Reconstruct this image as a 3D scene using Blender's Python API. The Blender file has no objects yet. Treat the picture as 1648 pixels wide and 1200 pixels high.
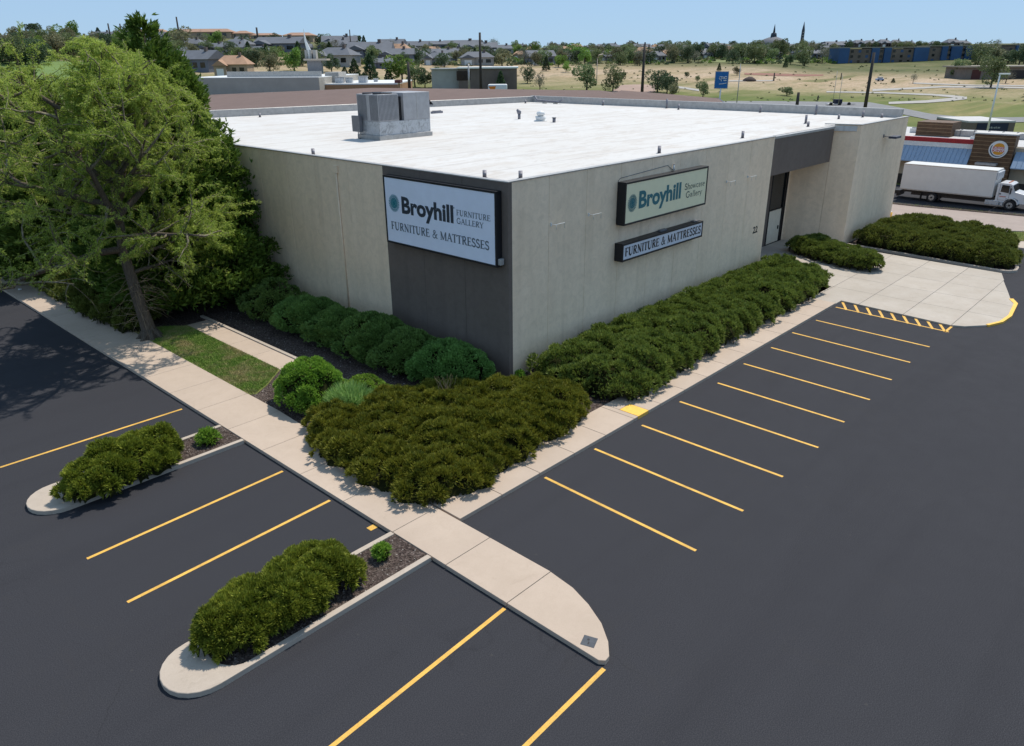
import bpy, math, random
import numpy as np
from mathutils import Vector, Matrix

# ------------------------------------------------------------------ camera, world, sun
scene = bpy.context.scene
COL = scene.collection
F_PX = 1208.6                                   # focal length for a 1648 x 1200 frame
PITCH, ROLL, YAW = math.radians(22.8175), math.radians(-0.42616), math.radians(43.1555)
CAM = np.array([-21.638, -20.438, 12.9])
_f = np.array([math.cos(YAW)*math.cos(PITCH), math.sin(YAW)*math.cos(PITCH), -math.sin(PITCH)])
_r0 = np.array([math.sin(YAW), -math.cos(YAW), 0.0]); _u0 = np.cross(_r0, _f)
_r = _r0*math.cos(ROLL) + _u0*math.sin(ROLL); _u = -_r0*math.sin(ROLL) + _u0*math.cos(ROLL)
cd = bpy.data.cameras.new('camera'); cam = bpy.data.objects.new('camera', cd); COL.objects.link(cam)
cd.sensor_width = 36; cd.lens = F_PX/1648*36; cd.clip_start = 0.5; cd.clip_end = 9000
M = Matrix.Identity(4)
for i in range(3):
    M[i][0] = _r[i]; M[i][1] = _u[i]; M[i][2] = -_f[i]; M[i][3] = CAM[i]
cam.matrix_world = M
scene.camera = cam

SUN_DIR = Vector((0.58, 0.025, 1.0)).normalized()     # towards the sun
SUN_EL = math.asin(SUN_DIR.z)
SKY_TINT = (1.05, 1.5, 2.1, 1)
world = bpy.data.worlds.new('World'); scene.world = world; world.use_nodes = True
wn = world.node_tree; wn.nodes.clear()
wo = wn.nodes.new('ShaderNodeOutputWorld'); wb = wn.nodes.new('ShaderNodeBackground')
sky = wn.nodes.new('ShaderNodeTexSky'); sky.sky_type = 'NISHITA'; sky.sun_disc = False
sky.sun_elevation = SUN_EL; sky.sun_rotation = math.atan2(SUN_DIR.x, SUN_DIR.y)
sky.altitude = 1600; sky.air_density = 1.0; sky.dust_density = 0.6; sky.ozone_density = 1.6
wb.inputs[1].default_value = 0.13
# a clear, slightly hazy sky: softer fall-off towards the zenith
gm = wn.nodes.new('ShaderNodeGamma'); gm.inputs[1].default_value = 0.42; wn.links.new(sky.outputs[0], gm.inputs[0])
tn = wn.nodes.new('ShaderNodeMix'); tn.data_type = 'RGBA'; tn.blend_type = 'MULTIPLY'; tn.inputs[0].default_value = 1.0
wn.links.new(gm.outputs[0], tn.inputs[6]); tn.inputs[7].default_value = SKY_TINT
pb = wn.nodes.new('ShaderNodeMix'); pb.data_type = 'RGBA'; pb.inputs[0].default_value = 0.5; pb.inputs[7].default_value = (2.3, 3.25, 4.3, 1)
wn.links.new(tn.outputs[2], pb.inputs[6]); wn.links.new(pb.outputs[2], wb.inputs[0]); wn.links.new(wb.outputs[0], wo.inputs[0])
sl = bpy.data.lights.new('sun', 'SUN'); sl.energy = 3.15; sl.angle = math.radians(0.53); sl.color = (1.0, 0.93, 0.83)
so = bpy.data.objects.new('sun', sl); COL.objects.link(so)
so.rotation_euler = SUN_DIR.to_track_quat('Z', 'Y').to_euler(); so.location = (0, 0, 60)
scene.view_settings.view_transform = 'Standard'; scene.view_settings.look = 'None'
scene.view_settings.gamma = 1; scene.view_settings.exposure = 0.50

# ------------------------------------------------------------------ finding real positions
def ray(px, py): return _f*F_PX + _r*(px-824) - _u*(py-600)
def G(px, py, z=0.0):
    v = ray(px, py); return CAM + v*((z-CAM[2])/v[2])
def onp(px, py, ax, val):
    v = ray(px, py); return CAM + v*((val-CAM[ax])/v[ax])
FH = np.array([math.cos(YAW), math.sin(YAW), 0.0]); RH = np.array([math.sin(YAW), -math.cos(YAW), 0.0])
def at(px, py, dist):                             # point seen at px,py standing dist metres ahead
    v = ray(px, py); return CAM + v*(dist/float(v@FH))
TD = [0, 100, 150, 200, 260, 330, 400, 470, 550, 650, 800, 1200, 4000]
TP = [0, 400, 824, 1200, 1350, 1648]
TZ = np.array([[-.06,-.06,1.5,4.0,8.4,13,18,22,25,28,29,29,29],
      [-.06,-.06,1.2,3.6,8.0,12.5,17,21.5,25,27.5,28,28,28],
      [-.06,-.06,.1,1.5,4.3,8.2,11,14,17.5,19.5,20.5,21,21],
      [-.06,-.06,.0,1.0,3.0,6,9,12.4,16,20.5,23,23,23],
      [-.06,-.06,.0,.6,1.9,3.9,5.6,7.6,12,18,21.5,23,23],
      [-.06,-.06,.0,.5,1.7,3.6,5.2,7.4,11.5,17.0,20.5,22,22]])
def terr(x, y):
    x = np.asarray(x, float); y = np.asarray(y, float)
    dx, dy = x-CAM[0], y-CAM[1]
    d = np.hypot(dx, dy)
    fo = dx*FH[0]+dy*FH[1]; la = dx*RH[0]+dy*RH[1]
    ang = np.clip(np.arctan2(la, fo), -.6, .6)
    px = np.clip(824+1311*np.tan(ang), 0, 1648)
    rows = np.array([np.interp(d, TD, TZ[i]) for i in range(6)])
    k = np.clip(np.searchsorted(TP, px)-1, 0, 4)
    tp = np.array(TP, float)
    t = (px-tp[k])/(tp[k+1]-tp[k]); t = t*t*(3-2*t)
    rr = rows.reshape(6, -1); kk = k.reshape(-1); tt = t.reshape(-1); ii = np.arange(kk.size)
    z = (rr[kk, ii]*(1-tt)+rr[kk+1, ii]*tt).reshape(d.shape)
    z = z + np.where(d > 130, np.minimum((d-130)/200, 1), 0)*(.35*np.sin(x*.031+1)*np.cos(y*.027)+.2*np.sin(x*.09)*np.sin(y*.08+2))
    return z
_T = np.concatenate([np.arange(60, 400, .5), np.arange(400, 1500, 2.0)])
def on(px, py):                                   # where the line of sight first meets the terrain
    v = ray(px, py); v = v/float(v@FH)
    P = CAM[None]+v[None]*_T[:, None]
    hit = np.where(P[:, 2] <= terr(P[:, 0], P[:, 1]))[0]
    if len(hit) == 0: p = P[-600]; return np.array([p[0], p[1], float(terr(p[0], p[1]))]), 700.0
    p = P[hit[0]]; return np.array([p[0], p[1], float(terr(p[0], p[1]))]), float(_T[hit[0]])

# ------------------------------------------------------------------ object helpers
def tag(o, label=None, cat=None, group=None, kind=None):
    if label: o['label'] = label
    if cat: o['category'] = cat
    if group: o['group'] = group
    if kind: o['kind'] = kind
    return o
def thing(name, label, cat, loc=(0, 0, 0), rz=0.0, group=None):
    o = bpy.data.objects.new(name, None); COL.objects.link(o)
    o.location = loc; o.rotation_euler = (0, 0, rz); o.empty_display_size = .3
    return tag(o, label, cat, group)
KIDS = {}
class MB:
    def __init__(s): s.v = []; s.f = []; s.m = []; s.sm = []
    def add(s, vs, fs, mi=0, smooth=False):
        b = len(s.v); s.v += [tuple(map(float, p)) for p in vs]
        for f in fs: s.f.append([b+i for i in f]); s.m.append(mi); s.sm.append(smooth)
        return s
    def box(s, x0, y0, z0, x1, y1, z1, mi=0):
        return s.add([(x0,y0,z0),(x1,y0,z0),(x1,y1,z0),(x0,y1,z0),(x0,y0,z1),(x1,y0,z1),(x1,y1,z1),(x0,y1,z1)],
                     [(3,2,1,0),(4,5,6,7),(0,1,5,4),(1,2,6,5),(2,3,7,6),(3,0,4,7)], mi)
    def prism(s, poly, z0, z1, mi=0, zf=None):
        n = len(poly); a = sum(poly[i][0]*poly[(i+1)%n][1]-poly[(i+1)%n][0]*poly[i][1] for i in range(n))
        if a < 0: poly = poly[::-1]
        vs = [(p[0], p[1], z0) for p in poly]+[(p[0], p[1], z1) for p in poly]
        return s.add(vs, [tuple(range(n-1, -1, -1)), tuple(range(n, 2*n))]+[(i, (i+1)%n, n+(i+1)%n, n+i) for i in range(n)], mi)
    def ring(s, outer, inner, z0, z1, mi=0, closed=True):     # strip between two outlines with equal counts
        n = len(outer); vs = []
        for z in (z0, z1): vs += [(p[0], p[1], z) for p in outer]+[(p[0], p[1], z) for p in inner]
        fs = []
        for i in range(n if closed else n-1):
            j = (i+1) % n
            fs += [(2*n+i, 2*n+j, 3*n+j, 3*n+i), (i, j, 2*n+j, 2*n+i), (n+j, n+i, 3*n+i, 3*n+j)]
        if not closed: fs += [(0, 2*n, 3*n, n), (n-1, 2*n-1, 4*n-1, 3*n-1)]
        return s.add(vs, fs, mi)
    def tube(s, pts, rad, n=6, mi=0, smooth=True, cap=True):
        pts = [np.array(p, float) for p in pts]
        if not hasattr(rad, '__len__'): rad = [rad]*len(pts)
        vs = []; fs = []
        for i, p in enumerate(pts):
            d = pts[min(i+1, len(pts)-1)]-pts[max(i-1, 0)]; d = d/(np.linalg.norm(d)+1e-9)
            a = np.array([0, 0, 1.]) if abs(d[2]) < .9 else np.array([1., 0, 0])
            u = np.cross(d, a); u /= np.linalg.norm(u); w = np.cross(d, u)
            for k in range(n):
                t = 2*math.pi*k/n; vs.append(p+(u*math.cos(t)+w*math.sin(t))*rad[i])
        for i in range(len(pts)-1):
            for k in range(n):
                k2 = (k+1) % n; fs.append((i*n+k, (i+1)*n+k, (i+1)*n+k2, i*n+k2))
        s.add(vs, fs, mi, smooth)
        if cap:
            b = len(s.v)-len(vs); L = (len(pts)-1)*n
            s.f.append([b+k for k in range(n)]); s.m.append(mi); s.sm.append(False)
            s.f.append([b+L+k for k in range(n-1, -1, -1)]); s.m.append(mi); s.sm.append(False)
        return s
    def cyl(s, c, r, h, n=16, ax=2, mi=0, r2=None):
        e = [0, 0, 0]; e[ax] = h
        return s.tube([c, (c[0]+e[0], c[1]+e[1], c[2]+e[2])], [r, r if r2 is None else r2], n, mi, True)
    def build(s, name, mats, parent=None, bevel=0, seg=2):
        me = bpy.data.meshes.new(name); me.from_pydata(s.v, [], s.f)
        for m in (mats if isinstance(mats, (list, tuple)) else [mats]): me.materials.append(m)
        me.polygons.foreach_set('material_index', s.m); me.polygons.foreach_set('use_smooth', s.sm); me.update()
        o = bpy.data.objects.new(name, me); COL.objects.link(o)
        if parent is not None: o.parent = parent; KIDS.setdefault(parent.name, []).append(o)
        if bevel:
            b = o.modifiers.new('bevel', 'BEVEL'); b.width = bevel; b.segments = seg; b.limit_method = 'ANGLE'
        return o
def quads_obj(name, V, mats, parent=None, extra=None, mi=None):
    """V: (N,4,3) leaf quads, extra: MB merged behind them"""
    V = np.asarray(V, np.float32); n = len(V)
    ev = np.zeros((0, 3), np.float32); ef = []
    if extra is not None: ev = np.array(extra.v, np.float32); ef = extra.f
    allv = np.concatenate([V.reshape(-1, 3), ev]) if len(ev) else V.reshape(-1, 3)
    loops = np.arange(4*n, dtype=np.int32); ls = np.arange(0, 4*n, 4, dtype=np.int32); lt = np.full(n, 4, np.int32)
    if ef:
        el = np.concatenate([np.array(f, np.int32) for f in ef])+4*n; et = np.array([len(f) for f in ef], np.int32)
        es = np.concatenate([[0], np.cumsum(et)[:-1]]).astype(np.int32)+4*n
        loops = np.concatenate([loops, el]); ls = np.concatenate([ls, es]); lt = np.concatenate([lt, et])
    me = bpy.data.meshes.new(name)
    me.vertices.add(len(allv)); me.vertices.foreach_set('co', allv.ravel())
    me.loops.add(len(loops)); me.loops.foreach_set('vertex_index', loops)
    me.polygons.add(len(ls)); me.polygons.foreach_set('loop_start', ls)
    for m in mats: me.materials.append(m)
    idx = np.zeros(len(ls), np.int32)
    if mi is not None: idx[:n] = mi
    if ef: idx[n:] = [m for m in extra.m]
    me.polygons.foreach_set('material_index', idx)
    me.update(calc_edges=True); me.validate()
    o = bpy.data.objects.new(name, me); COL.objects.link(o)
    if parent is not None: o.parent = parent; KIDS.setdefault(parent.name, []).append(o)
    return o
def dup(o, loc, rz=0, sc=(1, 1, 1), label=None, group=None):
    c = o.copy(); COL.objects.link(c); c.location = loc; c.rotation_euler = (0, 0, rz); c.scale = sc
    if label: c['label'] = label
    if group: c['group'] = group
    for ch in KIDS.get(o.name, []):
        k = ch.copy(); COL.objects.link(k); k.parent = c
        for g in KIDS.get(ch.name, []):
            q = g.copy(); COL.objects.link(q); q.parent = k
    return c

# ------------------------------------------------------------------ materials
def lin(r, g, b): return tuple(((c/255)/12.92 if c/255 <= .04045 else ((c/255+.055)/1.055)**2.4) for c in (r, g, b))+(1,)
class N:
    def __init__(s, name):
        s.m = bpy.data.materials.new(name); s.m.use_nodes = True; s.t = s.m.node_tree
        s.b = s.t.nodes['Principled BSDF']; s.o = s.t.nodes['Material Output']
    def n(s, typ, **kw):
        q = s.t.nodes.new(typ)
        for k, v in kw.items():
            if k in q.inputs: s.set(q.inputs[k], v)
            else: setattr(q, k, v)
        return q
    def set(s, inp, v):
        if hasattr(v, 'is_output') or isinstance(v, bpy.types.NodeSocket): s.t.links.new(v, inp)
        else: inp.default_value = v
    def noise(s, scale, detail=4, rough=.6, vec=None, dist=0):
        q = s.n('ShaderNodeTexNoise'); q.inputs['Scale'].default_value = scale; q.inputs['Detail'].default_value = detail
        q.inputs['Roughness'].default_value = rough; q.inputs['Distortion'].default_value = dist
        if vec is not None: s.t.links.new(vec, q.inputs['Vector'])
        return q.outputs['Fac']
    def coord(s, scale=(1, 1, 1), rot=(0, 0, 0)):
        g = s.n('ShaderNodeNewGeometry'); mp = s.n('ShaderNodeMapping'); mp.inputs['Scale'].default_value = scale
        mp.inputs['Rotation'].default_value = rot
        s.t.links.new(g.outputs['Position'], mp.inputs['Vector']); return mp.outputs[0]
    def ocoord(s, scale=(1, 1, 1)):
        g = s.n('ShaderNodeTexCoord'); mp = s.n('ShaderNodeMapping'); mp.inputs['Scale'].default_value = scale
        s.t.links.new(g.outputs['Object'], mp.inputs['Vector']); return mp.outputs[0]
    def ramp(s, fac, stops, interp='LINEAR'):
        q = s.n('ShaderNodeValToRGB'); s.t.links.new(fac, q.inputs[0]); e = q.color_ramp.elements; q.color_ramp.interpolation = interp
        while len(e) < len(stops): e.new(.5)
        for i, (p, c) in enumerate(stops):
            e[i].position = p; e[i].color = c if hasattr(c, '__len__') else (c, c, c, 1)
        return q.outputs[0]
    def mix(s, fac, a, b, typ='MIX'):
        q = s.n('ShaderNodeMix', data_type='RGBA', blend_type=typ)
        s.set(q.inputs[0], fac); s.set(q.inputs[6], a); s.set(q.inputs[7], b); return q.outputs[2]
    def math(s, op, a, b=0.0):
        q = s.n('ShaderNodeMath', operation=op); s.set(q.inputs[0], a); s.set(q.inputs[1], b); return q.outputs[0]
    def bump(s, h, strength=.3, dist=.02):
        q = s.n('ShaderNodeBump'); q.inputs['Strength'].default_value = strength; q.inputs['Distance'].default_value = dist
        s.t.links.new(h, q.inputs['Height']); s.t.links.new(q.outputs[0], s.b.inputs['Normal'])
    def fin(s, col, rough=.8, metal=0.0, spec=.4):
        s.set(s.b.inputs['Base Color'], col); s.set(s.b.inputs['Roughness'], rough); s.b.inputs['Metallic'].default_value = metal
        s.b.inputs['Specular IOR Level'].default_value = spec; return s.m
def plain(name, c, rough=.6, metal=0.0, var=.12, scale=3, spec=.4):
    k = N(name); f = k.noise(scale, 4, .65, k.ocoord())
    a = tuple(x*(1-var) for x in c[:3])+(1,); b = tuple(min(1, x*(1+var)) for x in c[:3])+(1,)
    return k.fin(k.ramp(f, [(.3, a), (.7, b)]), rough, metal, spec)

def asphalt_mat():
    k = N('sealed asphalt'); p = k.coord()
    big = k.noise(.12, 5, .6, p); mid = k.noise(1.1, 5, .65, p, .6); fine = k.noise(42, 3, .7, p)
    c = k.ramp(big, [(.3, (.026, .0268, .0325, 1)), (.7, (.0285, .029, .0345, 1))])
    c = k.mix(k.ramp(mid, [(.35, 0), (.75, .35)]), c, (.034, .034, .037, 1))
    c = k.mix(k.ramp(fine, [(.42, .0), (.66, .9)]), c, (.06, .06, .066, 1))
    st = k.coord((.05, .9, 1), (0, 0, .06)); streak = k.noise(1.0, 3, .5, st)
    c = k.mix(k.ramp(streak, [(.5, 0), (.8, .22)]), c, (.019, .019, .023, 1))
    # hairline cracks filled with tar
    v = k.n('ShaderNodeTexVoronoi', feature='DISTANCE_TO_EDGE'); v.inputs['Scale'].default_value = .16
    w = k.n('ShaderNodeVectorMath', operation='ADD'); nz = k.n('ShaderNodeTexNoise'); nz.inputs['Scale'].default_value = .7; nz.inputs['Detail'].default_value = 6
    k.t.links.new(p, nz.inputs['Vector']); k.t.links.new(p, w.inputs[0]); k.t.links.new(nz.outputs['Color'], w.inputs[1])
    k.t.links.new(w.outputs[0], v.inputs['Vector'])
    cr = k.math('MULTIPLY', k.ramp(v.outputs['Distance'], [(0, 1), (.0035, 0)]), k.ramp(k.noise(.25, 2, .5, p), [(.55, 0), (.68, .3)]))
    c = k.mix(cr, c, (.012, .012, .014, 1))
    c = k.mix(k.ramp(k.noise(.5, 6, .75, p, 1.2), [(.58, 0), (.72, .3)]), c, (.043, .041, .041, 1))
    sp = k.n('ShaderNodeTexVoronoi'); sp.inputs['Scale'].default_value = 1.1; k.t.links.new(p, sp.inputs['Vector'])
    c = k.mix(k.ramp(sp.outputs['Distance'], [(.02, .5), (.05, 0)]), c, (.07, .066, .062, 1))
    k.bump(k.noise(60, 3, .7, p), .45, .012)
    return k.fin(c, k.ramp(mid, [(.3, .8), (.7, .92)]), 0, .12)
def concrete_mat(name, a, b, stain=.35, tint=(.3, .27, .23, 1)):
    k = N(name); p = k.coord()
    c = k.ramp(k.noise(.45, 5, .65, p), [(.3, a), (.7, b)])
    c = k.mix(k.ramp(k.noise(2.2, 6, .7, p, .8), [(.45, 0), (.8, stain)]), c, tint)
    c = k.mix(k.ramp(k.noise(45, 3, .7, p), [(.35, .22), (.6, 0)]), c, tuple(x*.62 for x in a[:3])+(1,))
    g = k.n('ShaderNodeNewGeometry'); c = k.mix(k.math('MULTIPLY', g.outputs['Random Per Island'], .26), c, tuple(x*.72 for x in a[:3])+(1,))
    c = k.mix(k.ramp(k.noise(.8, 7, .8, p, 1.5), [(.55, 0), (.68, stain*.9)]), c, tuple(x*.8 for x in tint[:3])+(1,))
    k.bump(k.noise(70, 3, .7, p), .2, .006)
    return k.fin(c, .85, 0, .3)
def wall_mat(name, a, b, dark, amt=.5):
    k = N(name); p = k.coord()
    g = k.n('ShaderNodeNewGeometry')
    c = k.ramp(k.noise(.3, 4, .6, p), [(.3, a), (.7, b)])
    c = k.mix(k.math('MULTIPLY', g.outputs['Random Per Island'], .22), c, dark)
    c = k.mix(k.ramp(k.noise(.9, 5, .6, k.coord((1.3, 1.3, .22))), [(.42, 0), (.75, amt)]), c, dark)
    # rain streaks: broad, soft-edged, few
    s1 = k.noise(1.0, 3, .5, k.coord((2.4, 2.4, .07))); s2 = k.noise(.5, 3, .5, p)
    c = k.mix(k.math('MULTIPLY', k.ramp(s1, [(.5, 0), (.72, amt)]), k.ramp(s2, [(.4, .2), (.65, 1)])), c, tuple(x*.86 for x in dark[:3])+(1,))
    c = k.mix(k.ramp(k.noise(14, 4, .7, p), [(.35, .12), (.6, 0)]), c, dark)
    c = k.mix(k.ramp(k.noise(2.6, 6, .75, p, .7), [(.42, 0), (.66, .4)]), c, tuple(x*.84 for x in dark[:3])+(1,))
    k.bump(k.noise(22, 4, .7, p), .25, .012)
    return k.fin(c, .92, 0, .2)
def leaf_mat(name, cols, trans=.25, big=1.2, rough=.6):
    k = N(name); g = k.n('ShaderNodeNewGeometry')
    f = g.outputs['Random Per Island']
    c = k.ramp(f, [(i/(len(cols)-1), q) for i, q in enumerate(cols)])
    nz = k.noise(big, 3, .6, k.coord())
    c = k.mix(k.ramp(nz, [(.35, 0), (.7, .55)]), c, tuple(x*1.35 for x in cols[-1][:3])+(1,))
    oi = k.n('ShaderNodeObjectInfo'); hs = k.n('ShaderNodeHueSaturation')
    k.t.links.new(k.math('MULTIPLY_ADD', oi.outputs['Random'], .03), hs.inputs['Hue'])
    mm = hs.inputs['Hue'].links[0].from_node; mm.inputs[2].default_value = .49
    vv = k.n('ShaderNodeMath', operation='MULTIPLY_ADD'); k.t.links.new(oi.outputs['Random'], vv.inputs[0]); vv.inputs[1].default_value = .35; vv.inputs[2].default_value = .82
    k.t.links.new(vv.outputs[0], hs.inputs['Value']); k.t.links.new(c, hs.inputs['Color']); c = hs.outputs[0]
    k.set(k.b.inputs['Base Color'], c); k.b.inputs['Roughness'].default_value = rough; k.b.inputs['Specular IOR Level'].default_value = .25
    tr = k.n('ShaderNodeBsdfTranslucent'); k.set(tr.inputs[0], c); ms = k.n('ShaderNodeMixShader'); ms.inputs[0].default_value = trans
    k.t.links.new(k.b.outputs[0], ms.inputs[1]); k.t.links.new(tr.outputs[0], ms.inputs[2]); k.t.links.new(ms.outputs[0], k.o.inputs[0])
    return k.m
def C3(r, g, b): return (r, g, b, 1)
MA = {}
MA['asphalt'] = asphalt_mat()
MA['walk'] = concrete_mat('tan sidewalk concrete', C3(.47, .375, .295), C3(.54, .435, .345), .3, C3(.39, .30, .225))
MA['curb'] = concrete_mat('grey curb concrete', C3(.45, .38, .31), C3(.51, .435, .36), .4, C3(.33, .27, .215))
MA['apron'] = concrete_mat('pale apron concrete', C3(.42, .37, .31), C3(.50, .45, .39), .35, C3(.36, .29, .22))
MA['drive'] = concrete_mat('pinkish drive concrete', C3(.33, .27, .235), C3(.40, .33, .29), .4, C3(.25, .2, .18))
MA['wallL'] = wall_mat('beige painted wall panels', C3(.96, .75, .545), C3(.99, .79, .585), C3(.76, .585, .41), .45)
MA['dark'] = wall_mat('charcoal painted panels', C3(.175, .14, .118), C3(.20, .16, .135), C3(.14, .113, .095), .4)
MA['coping'] = plain('galvanised coping', C3(.40, .39, .375), .45, .3, .15)
MA['black'] = plain('black sign metal', C3(.012, .012, .015), .45, 0, .2)
MA['gun'] = plain('grey cabinet metal', C3(.16, .165, .18), .5, .3, .12)
MA['galv'] = None
MA['white'] = plain('white paint', C3(.72, .72, .70), .45, 0, .06)
MA['yellow'] = plain('yellow road paint', C3(.83, .49, .085), .7, 0, .1, 6)
MA['pipe'] = plain('dull lead pipe', C3(.20, .20, .23), .6, .3, .2)
MA['glass'] = plain('dark glass', C3(.01, .012, .014), .12, 0, .1, 1, .6)
MA['unit'] = plain('light grey unit metal', C3(.36, .36, .37), .5, .2, .14, 1.5)
MA['trunk'] = None
def build_mats():
    k = N('mottled galvanised steel'); c = k.ramp(k.noise(2.5, 6, .75, k.ocoord(), 1.5), [(.35, C3(.25, .26, .27)), (.55, C3(.50, .52, .54)), (.7, C3(.36, .38, .42))])
    MA['galv'] = k.fin(c, .5, .35)
    k = N('bark'); pv = k.ocoord((9, 9, 1.6)); f = k.noise(2.2, 6, .75, pv)
    k.bump(f, .8, .04); MA['trunk'] = k.fin(k.ramp(f, [(.3, C3(.055, .042, .032)), (.7, C3(.17, .14, .11))]), .95, 0, .1)
    k = N('twig bark'); MA['twig'] = k.fin(k.ramp(k.noise(6, 3, .6, k.ocoord()), [(.3, C3(.10, .08, .055)), (.7, C3(.27, .24, .17))]), .9, 0, .1)
    k = N('dark bark mulch'); p = k.coord()
    v = k.n('ShaderNodeTexVoronoi'); v.inputs['Scale'].default_value = 17; k.t.links.new(p, v.inputs['Vector'])
    c = k.ramp(v.outputs['Color'], [(.2, C3(.035, .025, .022)), (.6, C3(.085, .062, .054)), (.95, C3(.16, .13, .115))])
    c = k.mix(k.ramp(k.noise(1.4, 4, .6, p), [(.4, 0), (.7, .4)]), c, C3(.11, .085, .07))
    k.bump(v.outputs['Distance'], .9, .04); MA['mulch'] = k.fin(c, .95, 0, .15)
    k = N('mulch chip bark'); g = k.n('ShaderNodeNewGeometry')
    MA['chip'] = k.fin(k.ramp(g.outputs['Random Per Island'], [(0, C3(.04, .028, .024)), (.6, C3(.10, .075, .06)), (.9, C3(.2, .165, .14)), (1, C3(.5, .46, .42))]), .9, 0, .15)
    k = N('lawn soil'); c = k.ramp(k.noise(1.2, 5, .7, k.coord()), [(.35, C3(.11, .16, .035)), (.6, C3(.20, .19, .07)), (.75, C3(.38, .30, .17))])
    MA['lawn'] = k.fin(c, .95, 0, .1)
    k = N('lawn grass blades'); g = k.n('ShaderNodeNewGeometry')
    c = k.ramp(g.outputs['Random Per Island'], [(0, C3(.10, .19, .02)), (.6, C3(.18, .30, .05)), (1, C3(.30, .35, .10))])
    c = k.mix(k.ramp(k.noise(.7, 4, .7, k.coord()), [(.45, 0), (.62, .85)]), c, C3(.40, .32, .16)); MA['blade'] = k.fin(c, .8, 0, .15)
    # membrane roof
    k = N('white membrane roof'); p = k.coord()
    c = k.ramp(k.noise(.18, 5, .6, p), [(.3, C3(.565, .545, .515)), (.7, C3(.61, .60, .58))])
    st = k.noise(.55, 6, .72, k.coord((.6, 1.3, 1), (0, 0, -.35)), .6)
    c = k.mix(k.ramp(st, [(.48, 0), (.72, .7)]), c, C3(.46, .40, .34))
    st2 = k.noise(1.7, 6, .75, k.coord((.5, 1.3, 1), (0, 0, .2)), .5)
    c = k.mix(k.ramp(st2, [(.52, 0), (.72, .65)]), c, C3(.42, .385, .35))
    w = k.n('ShaderNodeTexWave', wave_type='BANDS', bands_direction='Y'); w.inputs['Scale'].default_value = .105; w.inputs['Distortion'].default_value = .35; w.inputs['Detail'].default_value = 1
    k.t.links.new(p, w.inputs['Vector']); c = k.mix(k.ramp(w.outputs['Fac'], [(0, .42), (.012, 0)]), c, C3(.38, .35, .33))
    k.bump(k.noise(1.2, 4, .6, p), .25, .05); MA['roof'] = k.fin(c, .75, 0, .25)
    # distant ground
    k = N('dry hillside grass'); p = k.coord()
    d = k.n('ShaderNodeVectorMath', operation='DISTANCE'); k.t.links.new(p, d.inputs[0]); d.inputs[1].default_value = tuple(CAM)
    st = k.coord((.012, .06, .0), (0, 0, -.82))
    n1 = k.noise(1.0, 6, .65, st, .5); n2 = k.noise(.06, 6, .7, p, .4); n3 = k.noise(.9, 5, .75, p)
    near = k.ramp(n1, [(.38, C3(.10, .14, .035)), (.56, C3(.165, .18, .06)), (.70, C3(.31, .25, .12))])
    far = k.ramp(n1, [(.36, C3(.19, .175, .08)), (.45, C3(.42, .31, .20)), (.62, C3(.51, .385, .28))])
    fd = k.ramp(k.math('MULTIPLY_ADD', n2, 90), [(0, 0), (1, 1)])
    mm = fd.node.inputs[0].links[0].from_node; k.t.links.new(d.outputs['Value'], mm.inputs[2])
    mr = k.n('ShaderNodeMapRange'); k.t.links.new(mm.outputs[0], mr.inputs[0]); mr.inputs[1].default_value = 285; mr.inputs[2].default_value = 345
    c = k.mix(mr.outputs[0], near, far)
    mr2 = k.n('ShaderNodeMapRange'); k.t.links.new(mm.outputs[0], mr2.inputs[0]); mr2.inputs[1].default_value = 385; mr2.inputs[2].default_value = 450
    c = k.mix(mr2.outputs[0], c, k.ramp(n2, [(.4, C3(.08, .095, .04)), (.65, C3(.19, .17, .09))]))
    c = k.mix(k.ramp(n3, [(.4, .4), (.6, 0)]), c, C3(.10, .11, .045))
    n4 = k.noise(1.0, 7, .75, k.coord((.03, .16, 0), (0, 0, -.95)), 1.0); c = k.mix(k.ramp(n4, [(.5, 0), (.66, .55)]), c, C3(.13, .14, .055))
    MA['terrain'] = k.fin(c, .95, 0, .1)
build_mats()
MA['juniper'] = leaf_mat('olive juniper foliage', [C3(.04, .055, .005), C3(.12, .145, .012), C3(.27, .27, .035)], .25)
MA['juniperB'] = leaf_mat('green juniper foliage', [C3(.04, .06, .01), C3(.11, .14, .022), C3(.22, .25, .05)], .25)
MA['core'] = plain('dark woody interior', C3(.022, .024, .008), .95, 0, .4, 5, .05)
MA['yew'] = leaf_mat('dark green shrub leaves', [C3(.055, .11, .022), C3(.115, .20, .042), C3(.20, .31, .075)], .3)
MA['bright'] = leaf_mat('bright green shrub leaves', [C3(.08, .17, .015), C3(.16, .30, .025), C3(.26, .40, .06)], .35)
MA['sage'] = leaf_mat('pale grey green leaves', [C3(.08, .16, .03), C3(.16, .28, .055), C3(.34, .44, .15)], .35)
MA['elm'] = leaf_mat('young green tree leaves', [C3(.12, .21, .02), C3(.26, .38, .045), C3(.48, .57, .13)], .45, .35)
MA['conifer'] = leaf_mat('conifer foliage', [C3(.035, .07, .008), C3(.075, .125, .016), C3(.14, .19, .03)], .25, .5)
MA['dry'] = plain('dead twigs', C3(.22, .17, .11), .9, 0, .3)
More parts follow.
